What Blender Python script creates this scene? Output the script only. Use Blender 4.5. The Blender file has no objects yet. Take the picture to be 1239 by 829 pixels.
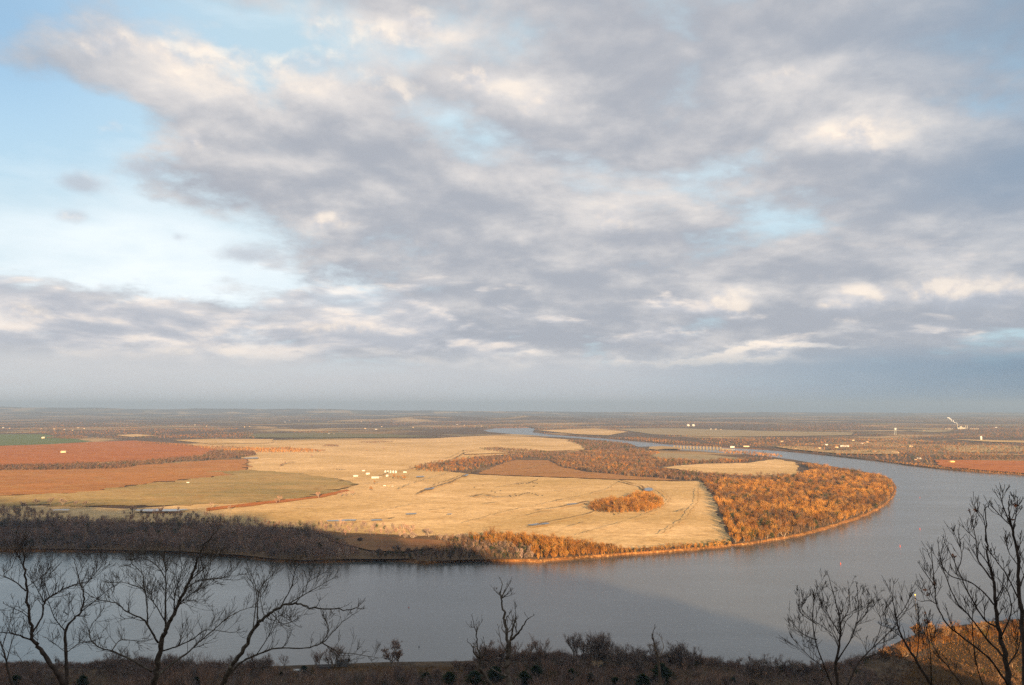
import bpy, bmesh, math, random
import numpy as np
from mathutils import Vector, Matrix
from mathutils.geometry import tessellate_polygon

RNG = np.random.default_rng(11)
random.seed(7)
R = math.radians
sc = bpy.context.scene
C = sc.collection

# ------------------------------------------------------------------ camera geometry
F, CX, CY, Y0 = 964.0, 619.5, 414.5, 494.0
EYE = 250.0
TH = math.atan((Y0 - CY) / F)
GZ = 5.0                                   # level of the flat land above the water

def ray(px, py):
    X, Y = (px - CX) / F, (CY - py) / F
    return (X, math.cos(TH) - Y * math.sin(TH), math.sin(TH) + Y * math.cos(TH))
def gp(px, py, z=GZ):
    x, y, w = ray(px, py)
    t = (z - EYE) / w
    return (x * t, y * t)
def at(px, py, d):
    x, y, w = ray(px, py)
    return Vector((x * d / y, d, EYE + w * d / y))
def azel(px, py):
    x, y, w = ray(px, py)
    return math.atan2(x, y), math.atan2(w, math.hypot(x, y))

cam = bpy.data.cameras.new('camera')
cam.lens, cam.sensor_width, cam.clip_start, cam.clip_end = F / 1239 * 36, 36, 0.2, 120000
co = bpy.data.objects.new('camera', cam); C.objects.link(co)
co.location = (0, 0, EYE); co.rotation_euler = (R(90) + TH, 0, 0)
sc.camera = co

# ------------------------------------------------------------------ object helpers
def link(o, parent=None):
    C.objects.link(o)
    if parent is not None: o.parent = parent
    return o
def tag(o, label=None, cat=None, group=None, kind=None):
    if label: o['label'] = label
    if cat: o['category'] = cat
    if group: o['group'] = group
    if kind: o['kind'] = kind
    return o
def empty(name, loc=(0, 0, 0), rz=0.0):
    o = bpy.data.objects.new(name, None); o.empty_display_size = 1
    o.location = loc; o.rotation_euler = (0, 0, rz)
    return link(o)
def mesh_np(name, V, Fq, mat, parent=None, tint=None, smooth=False):
    """V (n,3), Fq (m,3 or 4) -> one mesh object; tint (n,3) -> point colour attribute."""
    V = np.asarray(V, np.float32); Fq = np.asarray(Fq, np.int32)
    k = Fq.shape[1]
    me = bpy.data.meshes.new(name)
    me.vertices.add(len(V)); me.vertices.foreach_set('co', V.ravel())
    me.loops.add(Fq.size); me.loops.foreach_set('vertex_index', Fq.ravel())
    me.polygons.add(len(Fq))
    me.polygons.foreach_set('loop_start', np.arange(len(Fq), dtype=np.int32) * k)
    me.update(calc_edges=True)
    if smooth: me.polygons.foreach_set('use_smooth', np.ones(len(Fq), bool))
    if tint is not None:
        a = me.attributes.new('tint', 'FLOAT_COLOR', 'POINT')
        t = np.ones((len(V), 4), np.float32); t[:, :3] = tint
        a.data.foreach_set('color', t.ravel())
    if mat: me.materials.append(mat)
    return link(bpy.data.objects.new(name, me), parent)
def mesh_py(name, V, Fs, mat, parent=None, smooth=False):
    me = bpy.data.meshes.new(name); me.from_pydata([tuple(v) for v in V], [], Fs)
    me.update()
    if smooth: me.polygons.foreach_set('use_smooth', np.ones(len(me.polygons), bool))
    if mat: me.materials.append(mat)
    return link(bpy.data.objects.new(name, me), parent)
def copy_tree(root):
    c = root.copy(); C.objects.link(c)
    for ch in root.children:
        k = ch.copy(); C.objects.link(k); k.parent = c
        for g in ch.children:
            q = g.copy(); C.objects.link(q); q.parent = k
    return c

class MB:
    def __init__(s): s.V, s.F = [], []
    def add(s, V, Fs):
        n = len(s.V); s.V += [tuple(v) for v in V]; s.F += [tuple(i + n for i in f) for f in Fs]
    def box(s, x0, x1, y0, y1, z0, z1):
        s.add([(x0,y0,z0),(x1,y0,z0),(x1,y1,z0),(x0,y1,z0),(x0,y0,z1),(x1,y0,z1),(x1,y1,z1),(x0,y1,z1)],
              [(0,3,2,1),(4,5,6,7),(0,1,5,4),(1,2,6,5),(2,3,7,6),(3,0,4,7)])
    def lathe(s, prof, n=14, x=0, y=0):
        V, Fs = [], []
        for r, z in prof:
            for i in range(n):
                a = 2*math.pi*i/n; V.append((x + r*math.cos(a), y + r*math.sin(a), z))
        for k in range(len(prof)-1):
            for i in range(n):
                j = (i+1) % n; Fs.append((k*n+i, k*n+j, (k+1)*n+j, (k+1)*n+i))
        Fs.append(tuple(range(n))[::-1]); Fs.append(tuple((len(prof)-1)*n + i for i in range(n)))
        s.add(V, Fs)
    def tube(s, pts, rad, n=5, cap=True):
        pts = [Vector(p) for p in pts]
        V, Fs = [], []
        for i, p in enumerate(pts):
            t = (pts[min(i+1, len(pts)-1)] - pts[max(i-1, 0)])
            t = t.normalized() if t.length > 1e-9 else Vector((0,0,1))
            a = t.cross(Vector((0.31, 0.87, 0.11)))
            a = a.normalized() if a.length > 1e-4 else t.orthogonal().normalized()
            b = t.cross(a)
            for k in range(n):
                q = 2*math.pi*k/n
                V.append(p + (a*math.cos(q) + b*math.sin(q))*rad[i])
        for i in range(len(pts)-1):
            for k in range(n):
                j = (k+1) % n; Fs.append((i*n+k, i*n+j, (i+1)*n+j, (i+1)*n+k))
        if cap:
            Fs.append(tuple(range(n))[::-1]); Fs.append(tuple((len(pts)-1)*n+k for k in range(n)))
        s.add(V, Fs)
    def build(s, name, mat, parent=None, smooth=False):
        return mesh_py(name, s.V, s.F, mat, parent, smooth)

# ------------------------------------------------------------------ materials
def new_mat(name):
    m = bpy.data.materials.new(name); m.use_nodes = True
    nt = m.node_tree; b = nt.nodes['Principled BSDF']
    b.inputs['Roughness'].default_value = 0.95
    b.inputs['Specular IOR Level'].default_value = 0.1
    return m, nt, b
def N(nt, typ, **kw):
    n = nt.nodes.new(typ)
    for k, v in kw.items(): setattr(n, k, v)
    return n
def noise(nt, vec, scale, detail=5, rough=0.55, dist=0.0):
    n = N(nt, 'ShaderNodeTexNoise')
    n.inputs['Scale'].default_value = scale; n.inputs['Detail'].default_value = detail
    n.inputs['Roughness'].default_value = rough; n.inputs['Distortion'].default_value = dist
    nt.links.new(vec, n.inputs['Vector'])
    return n.outputs['Fac']
def ramp(nt, fac, stops):
    r = N(nt, 'ShaderNodeValToRGB'); e = r.color_ramp.elements
    while len(e) < len(stops): e.new(0.5)
    for el, (p, c) in zip(e, stops): el.position = p; el.color = (*c, 1)
    nt.links.new(fac, r.inputs['Fac'])
    return r.outputs['Color']
def mixc(nt, fac, a, b, mode='MIX'):
    m = N(nt, 'ShaderNodeMix', data_type='RGBA', blend_type=mode)
    for sock, v in ((m.inputs[0], fac), (m.inputs[6], a), (m.inputs[7], b)):
        if isinstance(v, (int, float)): sock.default_value = v
        elif isinstance(v, tuple): sock.default_value = (*v, 1)
        else: nt.links.new(v, sock)
    return m.outputs[2]
def mapping(nt, scale=(1,1,1), rz=0.0):
    tc = N(nt, 'ShaderNodeTexCoord'); mp = N(nt, 'ShaderNodeMapping')
    mp.inputs['Scale'].default_value = scale; mp.inputs['Rotation'].default_value = (0, 0, rz)
    nt.links.new(tc.outputs['Object'], mp.inputs['Vector'])
    return mp.outputs['Vector']

def field_mat(name, c1, c2, c3=None, s=1/160, rz=0.3, stretch=3.0, furrow=0.0, broad=None):
    """broad patches c1/c2 drawn out along the working direction, finer mottling c3 on top, optional furrows"""
    m, nt, b = new_mat(name)
    v = mapping(nt, (1, stretch, 1), rz)
    col = ramp(nt, noise(nt, v, s, 6, 0.6, 0.6), [(0.36, c1), (0.64, c2)])
    if broad: col = mixc(nt, ramp(nt, noise(nt, mapping(nt, (1, 1.4, 1), rz), 1/620, 5, 0.55, 0.8), [(0.42, (0,0,0)), (0.68, (0.85,0.85,0.85))]), col, broad)
    v2 = mapping(nt, (1, 1.6, 1), rz + 0.5)
    f = ramp(nt, noise(nt, v2, s*4.5, 7, 0.7), [(0.5, (0,0,0)), (0.72, (1,1,1))])
    if c3: col = mixc(nt, f, col, c3)
    mid = ramp(nt, noise(nt, mapping(nt, (1, 2.2, 1), rz), s*11, 8, 0.72), [(0.28, (0.52,0.49,0.43)), (0.50, (0.98,0.98,0.97)), (0.75, (1.22,1.2,1.16))])
    col = mixc(nt, 0.85, col, mid, 'MULTIPLY')
    fine = ramp(nt, noise(nt, mapping(nt), 0.12, 4, 0.7), [(0.25, (0.72,0.72,0.72)), (0.75, (1.22,1.22,1.22))])
    col = mixc(nt, 1.0, col, fine, 'MULTIPLY')
    if furrow:
        w = N(nt, 'ShaderNodeTexWave'); w.inputs['Scale'].default_value = furrow; w.inputs['Distortion'].default_value = 1.5
        w.inputs['Detail'].default_value = 2
        nt.links.new(mapping(nt, (1,1,1), rz), w.inputs['Vector'])
        col = mixc(nt, 1.0, col, ramp(nt, w.outputs['Fac'], [(0, (0.85,0.85,0.85)), (1, (1.1,1.1,1.1))]), 'MULTIPLY')
    nt.links.new(col, b.inputs['Base Color'])
    return m

def plain_mat(name, c, rough=0.8, var=0.25, scale=0.6, spec=0.2):
    m, nt, b = new_mat(name)
    b.inputs['Roughness'].default_value = rough; b.inputs['Specular IOR Level'].default_value = spec
    lo = tuple(x*(1-var) for x in c); hi = tuple(min(1, x*(1+var)) for x in c)
    nt.links.new(ramp(nt, noise(nt, mapping(nt), scale, 5), [(0.3, lo), (0.7, hi)]), b.inputs['Base Color'])
    return m

def tint_mat(name):
    m, nt, b = new_mat(name)
    a = N(nt, 'ShaderNodeAttribute', attribute_name='tint')
    nt.links.new(a.outputs['Color'], b.inputs['Base Color'])
    b.inputs['Specular IOR Level'].default_value = 0.0
    return m

M_hay = field_mat('dry_hay', (0.70,0.465,0.235), (0.54,0.345,0.155), (0.42,0.245,0.09), 1/230, 0.25, 2.6, 0.0, (0.40,0.25,0.088))
M_pasture = field_mat('dull_pasture', (0.34,0.22,0.085), (0.19,0.15,0.052), (0.34,0.185,0.06), 1/420, 0.5, 3.0, 0.0, (0.44,0.285,0.115))
M_wheat = field_mat('winter_wheat', (0.085,0.125,0.038), (0.12,0.14,0.048), (0.16,0.14,0.055), 1/300, 0.1, 3)
M_orange = field_mat('ploughed_red_soil', (0.40,0.128,0.026), (0.30,0.090,0.018), (0.42,0.175,0.045), 1/330, 0.15, 4.0)
M_rust = field_mat('stubble', (0.40,0.165,0.046), (0.31,0.128,0.036), (0.36,0.20,0.07), 1/380, 0.35, 3.0)
M_plough = field_mat('furrowed_soil', (0.34,0.155,0.05), (0.27,0.12,0.038), (0.42,0.24,0.09), 1/140, -0.35, 2.0, 0.05)
M_strip = field_mat('sparse_green', (0.16,0.13,0.06), (0.12,0.115,0.05), (0.20,0.13,0.065), 1/260, 0.0, 2.0)
M_litter = field_mat('leaf_litter', (0.15,0.085,0.04), (0.10,0.06,0.032), (0.20,0.12,0.055), 1/50, 0.0, 1.0)
M_rutted = field_mat('rutted_grass', (0.36,0.22,0.09), (0.28,0.165,0.062), (0.45,0.29,0.13), 1/30, 0.0, 1.0)
M_redbare = field_mat('bare_red_earth', (0.20,0.085,0.035), (0.26,0.125,0.05), (0.2,0.13,0.055), 1/60, 0.0, 2.0)
M_farfield = field_mat('far_pale_field', (0.33,0.245,0.135), (0.27,0.20,0.115), (0.22,0.16,0.09), 1/500, 0.0, 3.0)
M_bank = field_mat('orange_clay_bank', (0.15,0.062,0.02), (0.065,0.032,0.014), (0.34,0.19,0.08), 1/22, 0.0, 1.0)
M_dirt = field_mat('sandy_dirt', (0.42,0.28,0.13), (0.34,0.21,0.09), None, 1/40, 0.0, 1.0)
M_ditch = field_mat('damp_ditch', (0.16,0.085,0.032), (0.30,0.18,0.07), (0.09,0.06,0.035), 1/22, 0.0, 1.0)

def ground_mat():
    m, nt, b = new_mat('flat_country')
    v = mapping(nt, (1, 0.8, 1), 0.2)
    vor = N(nt, 'ShaderNodeTexVoronoi'); vor.inputs['Scale'].default_value = 1/900
    nt.links.new(v, vor.inputs['Vector'])
    sep = N(nt, 'ShaderNodeSeparateColor'); nt.links.new(vor.outputs['Color'], sep.inputs[0])
    fields = ramp(nt, sep.outputs[0], [(0.0, (0.19,0.112,0.05)), (0.35, (0.28,0.17,0.072)), (0.7, (0.42,0.28,0.13)), (1.0, (0.15,0.12,0.05))])
    woods = ramp(nt, noise(nt, mapping(nt), 1/130, 8, 0.7), [(0.35, (0.055,0.037,0.027)), (0.7, (0.145,0.083,0.042))])  # woodland brown, deepened to stand in for cloud shade on the far plain
    mask = ramp(nt, noise(nt, mapping(nt, (1,1.2,1)), 1/1900, 7, 0.62, 0.4), [(0.52, (0,0,0)), (0.57, (1,1,1))])  # woodland share raised over fields, part of the same painted cloud shade
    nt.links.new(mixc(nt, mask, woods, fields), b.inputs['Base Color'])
    return m
M_ground = ground_mat()

def hill_mat():
    m, nt, b = new_mat('wooded_slope')
    w = ramp(nt, noise(nt, mapping(nt), 1/9, 9, 0.7), [(0.35, (0.07,0.05,0.034)), (0.6, (0.16,0.105,0.06)), (0.8, (0.24,0.15,0.075))])
    g = ramp(nt, noise(nt, mapping(nt), 1/9, 8, 0.75), [(0.3, (0.04,0.021,0.007)), (0.5, (0.075,0.037,0.010)), (0.7, (0.125,0.064,0.018))])
    mask = ramp(nt, noise(nt, mapping(nt, (1,1.6,1)), 1/55, 6, 0.6), [(0.5, (0,0,0)), (0.6, (1,1,1))])
    a = N(nt, 'ShaderNodeAttribute', attribute_name='tint')          # where the hand-mown meadow lies
    col = mixc(nt, 0.55, w, mixc(nt, mask, w, g)); col = mixc(nt, 1.0, col, (0.8, 0.78, 0.78), 'MULTIPLY')
    col = mixc(nt, a.outputs['Fac'], col, g)
    nt.links.new(col, b.inputs['Base Color'])
    return m
M_hill = hill_mat()

def water_mat(name, base, rough, bump, tex):
    m, nt, b = new_mat(name)
    b.inputs['Base Color'].default_value = (*base, 1)
    b.inputs['IOR'].default_value = 1.50; b.inputs['Specular IOR Level'].default_value = 1.0
    streak = noise(nt, mapping(nt, (0.5, 1.6, 1), 0.35), 1/160, 6, 0.6, 0.5)
    mr = N(nt, 'ShaderNodeMapRange'); mr.inputs['From Min'].default_value = 0.35; mr.inputs['From Max'].default_value = 0.7
    mr.inputs['To Min'].default_value = rough*0.8; mr.inputs['To Max'].default_value = rough*1.25
    nt.links.new(streak, mr.inputs['Value']); nt.links.new(mr.outputs[0], b.inputs['Roughness'])
    n1 = noise(nt, mapping(nt, (0.7, 1.5, 1), 0.3), tex, 6, 0.65)
    bp = N(nt, 'ShaderNodeBump'); bp.inputs['Strength'].default_value = 1.0; bp.inputs['Distance'].default_value = bump
    nt.links.new(n1, bp.inputs['Height']); nt.links.new(bp.outputs['Normal'], b.inputs['Normal'])
    return m
M_water = water_mat('river_water', (0.070,0.068,0.060), 0.20, 0.28, 0.14)
M_pond = water_mat('pond_water', (0.06,0.06,0.05), 0.08, 0.02, 0.4)

M_tint = tint_mat('winter_twigs')
M_bark = plain_mat('grey_bark', (0.17,0.13,0.10), 0.95, 0.45, 0.8, 0.05)
M_dead = plain_mat('bleached_bark', (0.125,0.10,0.078), 0.95, 0.5, 1.2, 0.05)
M_white = plain_mat('white_paint', (0.40,0.375,0.345), 0.6, 0.08)
M_cream = plain_mat('cream_siding', (0.42,0.32,0.20), 0.7, 0.1)
M_roofg = plain_mat('grey_metal_roof', (0.42,0.40,0.38), 0.45, 0.15)
M_roofd = plain_mat('dark_shingle', (0.09,0.08,0.075), 0.9, 0.2)
M_tanroof = plain_mat('tan_roof', (0.30,0.20,0.115), 0.8, 0.15)
M_steel = plain_mat('galvanised_steel', (0.34,0.36,0.35), 0.4, 0.12)
M_green = plain_mat('green_steel', (0.10,0.17,0.13), 0.5, 0.15)
M_conc = plain_mat('concrete', (0.25,0.22,0.18), 0.85, 0.2)
M_glass = plain_mat('dark_window', (0.02,0.025,0.03), 0.15, 0.1, 0.6, 0.5)
M_red = plain_mat('red_buoy_paint', (0.42,0.06,0.035), 0.5, 0.1)
M_yellow = plain_mat('yellow_marker_paint', (0.65,0.45,0.08), 0.5, 0.1)
M_black = plain_mat('black_hide', (0.022,0.018,0.016), 0.8, 0.2)
M_greyw = plain_mat('weathered_boards', (0.13,0.125,0.13), 0.9, 0.2)

# ------------------------------------------------------------------ 2-D helpers
def pw(poly, z=GZ): return [gp(x, y, z) for x, y in poly]
def inside(P, poly):
    x, y = P[:, 0], P[:, 1]; c = np.zeros(len(P), bool)
    n = len(poly)
    for i in range(n):
        x0, y0 = poly[i]; x1, y1 = poly[(i+1) % n]
        if y0 == y1: continue
        t = ((y0 > y) != (y1 > y)) & (x < (x1-x0)*(y-y0)/(y1-y0) + x0)
        c ^= t
    return c
def densify(pts, step, jit=0.0, closed=True):
    out = []
    n = len(pts)
    for i in range(n if closed else n-1):
        a, b = np.array(pts[i]), np.array(pts[(i+1) % n])
        L = np.linalg.norm(b-a); k = max(1, int(L/step))
        for j in range(k):
            p = a + (b-a)*j/k
            if jit and j: p = p + RNG.normal(0, jit, 2)
            out.append((float(p[0]), float(p[1])))
    if not closed: out.append(tuple(pts[-1]))
    return out
def sheet(name, pts, z, mat, kind='structure'):
    tri = tessellate_polygon([[Vector((x, y, 0)) for x, y in pts]])
    me = bpy.data.meshes.new(name)
    fs = []
    for a, b, c in tri:
        (x0,y0),(x1,y1),(x2,y2) = pts[a], pts[b], pts[c]
        fs.append((a,b,c) if (x1-x0)*(y2-y0)-(x2-x0)*(y1-y0) > 0 else (a,c,b))
    me.from_pydata([(x, y, z) for x, y in pts], [], fs); me.update()
    me.materials.append(mat)
    o = link(bpy.data.objects.new(name, me)); o['kind'] = kind
    return o

# ------------------------------------------------------------------ the flat land and the river
near_bank = [(-260,668),(-120,668),(0,668),(60,667),(130,668),(200,669),(250,671),(290,674),(330,679),(365,681),(395,681),(425,679),(455,678),(490,679),
  (515,683),(535,681),(580,679.5),(636,679.5),(652,681),(664,678.5),(700,675.5),(735,673),(775,670),(830,666),(880,661.5),(925,655.5),(965,648.5),(1000,639.5),
  (1030,630),(1055,620),(1070,611.5),(1079,603),(1083,594),(1081,586),(1076,580.5),(1066,576),(1040,571.5),(1000,564.5),(960,557.5),(930,553.5),
  (905,551),(880,549.5),(866,548.6),(840,546.5),(800,545.2),(798,544),(823,543.6),(815,542),(790,541.2),(772,541.5),(762,537.5),(743,536.3),(700,531),(665,529),(640,527),(615,525.5),(590,523)]
far_bank = [(584,520.5),(600,518),(640,517.6),(648,519),(645,523),(668,526),(705,528.5),(742,531.3),(760,533),(784,535),(812,537.8),(840,539.5),(872,541.3),(900,542.7),(928,544.3),
  (955,546.5),(1000,551),(1035,555),(1062,558),(1100,563.5),(1150,569),(1192,572.5),(1239,575),(1330,580)]
nb = [gp(x, y, 0) for x, y in near_bank]; fb = [gp(x, y, 0) for x, y in far_bank]
nb = [(-30000.0, 1390.0), (-6000.0, 1385.0)] + nb
fb = fb + [(5200.0, 2450.0), (30000.0, 1500.0)]
bankline = densify(nb, 16, 2.2, False) + densify(fb, 40, 3, False)
bl = np.array(bankline)
land = bankline + [(38000.0, 1500.0), (38000.0, 36000.0), (-38000.0, 36000.0), (-38000.0, 1390.0)]
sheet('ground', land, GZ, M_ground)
# sloping bank from the land's edge down into the water
tg = np.gradient(bl, axis=0); tl = np.linalg.norm(tg, axis=1, keepdims=True); tg = tg/np.maximum(tl, 1e-6)
nrm = np.stack([tg[:, 1], -tg[:, 0]], 1)
w1 = (3.5 + 2.5*np.sin(np.arange(len(bl))*0.37) + 1.6*np.sin(np.arange(len(bl))*0.093) - 1.2 + RNG.normal(0, 1.2, len(bl)))[:, None].clip(1.0, 6)
in1 = bl - nrm*5
ring = [np.c_[in1, np.full(len(bl), GZ+0.15)], np.c_[bl, GZ-0.6+RNG.normal(0,.3,len(bl))], np.c_[bl + nrm*w1*0.6, 1.6 + RNG.normal(0,.35,len(bl))], np.c_[bl + nrm*w1*1.6, np.full(len(bl), -0.8)]]
V = np.concatenate(ring); n = len(bl); i = np.arange(n-1); Fq = []
for k in range(3):
    Fq.append(np.stack([k*n+i, (k+1)*n+i, (k+1)*n+i+1, k*n+i+1], 1))
o = mesh_np('riverbank', V, np.concatenate(Fq), M_bank); o['kind'] = 'structure'
sheet('river', [(-31000.0, -400.0), (31000.0, -400.0), (31000.0, 15500.0), (-31000.0, 15500.0)], 0.0, M_water)

zlev = [GZ]
pen = [(850,583),(882,584),(930,581),(966,578),(985,569),(968,562),(1000,567),(1040,573.5),(1066,578),(1076,583),(1080,590),(1080.5,595),(1076,603.5),(1067,611),(1052,619.5),(1027,628.5),(998,637.5),(964,646.5),(925,653.5),(888,658.8),(881,645),(874,625),(862,600)]
def field(name, poly, mat, step=0.25, dens=26, jit=6):
    zlev[0] += step
    return sheet(name, densify(pw(poly), dens, jit), zlev[0], mat)
field('leaf_litter', [(-160,661),(-160,612),(90,620),(300,630),(440,645),(560,648),(660,654),(735,662.5),(840,659),(884,655),(884,659),(830,663.5),(775,667.5),(700,673),(664,676),(640,676.5),(580,677),(530,678.5),(490,676),(425,676.5),(365,678),(330,676),(290,671.5),(200,666.5),(60,664)], M_litter, dens=30, jit=1)
field('leaf_litter', pen, M_litter, dens=30, jit=1)
field('meadow', [(-160,633),(-160,613),(90,612),(150,616),(280,608),(310,608),(386,600),(434,587),(409,579),(312,570),(300,570),(300,556),(258,545),(216,538),(300,533),(440,532),(520,531),(560,528.5),(600,527),(640,528.6),(690,532),
  (710,541),(700,546),(640,548),(575,553),(500,566),(576,574.5),(640,577),(760,581.5),(823,582.5),(849,582),(868,612),(879,645),(884,656),(840,660.5),(770,664.5),(735,663.5),(690,658),(640,652),(590,650),(545,650),(440,646),(380,642),(300,637),(200,633),(60,631)], M_hay)
field('green_field', [(-120,525.5),(53,525.5),(80,530),(112,534.3),(60,537.5),(-120,543.5)], M_wheat)
field('red_field', [(-160,544.5),(60,538),(111,535),(162,533.2),(225,537.5),(262,543.5),(254,553),(172,557.5),(90,561),(-160,566)], M_orange)
field('stubble_field', [(-160,570),(0,568),(142,565),(185,562),(258,557),(300,556),(300,570),(285,575),(230,580),(178,585.5),(95,597),(-160,606)], M_rust, jit=16)
field('pasture', [(-160,606),(95,597),(178,585.5),(285,575),(248,571),(300,569),(345,572),(406,579.5),(434,586.5),(386,600.5),(310,608.5),(180,613),(60,612),(-160,617)], M_pasture, jit=16)
field('dirt_track', [(250,615.5),(310,608.8),(386,600.8),(420,593),(423,594.5),(388,602.8),(312,612),(250,619)], M_orange)
field('ploughed_field', [(576,574),(600,564),(621,557),(663,557.5),(681,566),(709,571.5),(770,577),(823,582),(760,581),(620,576)], M_plough)
field('earth_field', [(402,656),(432,650.5),(480,652),(538,655.5),(547,661),(487,669.5),(447,667.5)], M_redbare, jit=1)
field('clearing', [(800,566),(850,562),(905,561),(938,556),(962,560),(967,574),(930,578),(880,575.5),(850,573)], M_hay)
field('clearing', [(783,548),(860,551),(905,556),(850,558.5),(790,557)], M_farfield)
field('brown_field', [(1130,557),(1180,557.5),(1330,560),(1330,578.5),(1239,573.5),(1190,570),(1140,565.5)], M_orange)
field('pale_field', [(742,519),(820,518.5),(930,522),(1033,523.5),(1030,527),(930,528.5),(860,529),(790,526)], M_farfield)
field('pale_field', [(210,533),(255,531.5),(330,532),(330,536.5),(255,538)], M_hay)
field('pale_field', [(139,527),(165,525.8),(189,527.5),(160,529.3)], M_hay)
field('pale_field', [(1096,521.6),(1135,520.3),(1158,522),(1130,523.7)], M_farfield)
field('pale_field', [(1150,532.2),(1215,533.5),(1290,534.8),(1290,537.5),(1200,535.4)], M_hay)
field('pale_field', [(650,521),(720,519),(760,523),(735,527.5),(700,526)], M_hay)
field('pale_field', [(690,537),(712,541),(706,545),(640,548),(560,551),(560,545),(640,536)], M_hay)
field('sandbar', [(786,541.6),(800,540.6),(822,542.2),(824,544),(803,544.2),(795,545.4),(784,544)], M_dirt, dens=20, jit=2)
field('gravel_yard', [(935,541),(980,541),(1000,546),(1085,545),(1090,551),(1015,550),(955,544.5)], M_dirt)
field('green_strip', [(300,525.5),(360,524.5),(470,526),(530,529),(450,530.2),(380,530.6),(300,530.2)], M_strip, jit=30)

ponds = [[(160,619.5),(190,617.8),(228,618.5),(215,622.3),(185,622.8),(165,621.5)], [(60,619.5),(84,618.8),(82,621),(64,621.3)], [(395,633),(410,632),(432,631),(430,633.5),(410,634.5),(396,634.5)],
  [(448,632.5),(462,630.5),(464,633),(450,633.8)], [(778,593),(785,591),(790.5,593.5),(788,597.5),(780,597.5)], [(513,594),(520,592),(527,591),(524,594),(516,596)], [(559,578.3),(563,575.5),(567.5,575.3),(564,579)],
  [(294,555.5),(312,554.5),(312,556),(296,556.6)], [(638,638.5),(652,635.8),(663,635),(662,638),(645,641)], [(685,613),(698,611),(700,612.3),(688,614.8)], [(490,624.5),(503,623.5),(505,625),(493,626.3)],
  [(541,624.7),(547,624.4),(547,625.8),(541,625.8)], [(503,578.5),(513,577.4),(513,579),(504,579.7)]]
for p in ponds:
    zlev[0] += 0.02; my = sum(q[1] for q in p)/len(p)
    p = [(x, my + (y-my)*0.62) for x, y in p]
    sheet('pond', densify(pw(p), 9, 2.2), zlev[0]+0.35, M_pond)
def strip(name, pts, wd, mat, up=0.3):
    """a ribbon of ground following a pixel path, width wd metres, with ragged edges"""
    P = np.array(densify(pw(pts), 14, 2.0, False)); t = np.gradient(P, axis=0); t /= np.linalg.norm(t, axis=1, keepdims=True)
    nn = np.stack([-t[:, 1], t[:, 0]], 1); ww = wd*0.7*(0.15 + 1.3*RNG.random(len(P)))[:, None]
    zlev[0] += 0.02; z = np.full(len(P), zlev[0]+up)
    V = np.concatenate([np.c_[P+nn*ww, z], np.c_[P-nn*ww*0.8, z]]); k = len(P); i = np.arange(k-1)
    o = mesh_np(name, V, np.stack([i, i+k, i+k+1, i+1], 1), mat); o['kind'] = 'structure'
for pts, wd in [([(745,582),(760,586),(777,590.5),(779,594)], 7), ([(650,619.5),(672,617),(690,613.5),(703,611),(712,609)], 7), ([(640,641),(665,634),(690,629.5),(712,624.5),(724,620)], 5),
                ([(503,600),(515,595),(530,589.5),(545,585.5),(556,580),(566,575),(575,571)], 7), ([(570,603),(585,600),(600,603.5),(625,603)], 6), ([(566,602),(582,604),(592,605)], 4),
                ([(505,570),(522,565),(535,561),(550,556),(562,549),(574,547)], 7), ([(338,565),(345,562),(358,560)], 6), ([(380,592),(395,590)], 5), ([(672,608),(685,606),(700,607)], 4), ([(520,590),(545,582),(558,577)], 3),
                ([(358,616),(378,615.5)], 3), ([(310,624),(330,623)], 3), ([(475,580),(490,577.5),(500,575)], 3), ([(600,592),(630,586),(652,583)], 3), ([(430,588),(450,586),(458,585)], 4), ([(375,571),(410,571)], 3), ([(430,631.5),(470,631),(478,629)], 5)]:
    strip('ditch', pts, wd, M_ditch)
for pts, wd in [([(700,651),(735,640),(775,628),(800,618),(812,606),(800,596),(785,588)], 2.2), ([(560,636),(610,622),(655,612),(700,603),(735,594),(750,585)], 2.0), ([(440,625),(500,612),(560,606),(640,600),(700,592)], 2.0), ([(800,650),(830,630),(845,610),(845,592)], 2.2), ([(330,600),(420,588),(480,584),(560,583)], 2.0)]:
    strip('meadow_track', pts, wd, M_rutted)
for pts, wd in [([(735,612),(748,626)], 3), ([(640,626),(656,622),(668,622)], 5), ([(585,612),(602,610)], 4), ([(820,622),(834,617)], 4), ([(690,640),(712,634)], 4), ([(520,620),(540,617)], 4), ([(600,572.5),(640,568),(660,563)], 4), ([(630,575.5),(680,572),(720,574)], 4)]:
    strip('hollow', pts, wd, M_rutted)
strip('farm_track', [(455,579),(470,573),(490,570),(505,566.5),(520,561.5),(545,554),(556,549)], 4, M_dirt, 0.5)
strip('farm_track', [(480,594),(500,586),(520,580),(545,573)], 2.5, M_farfield, 0.5)

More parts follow.
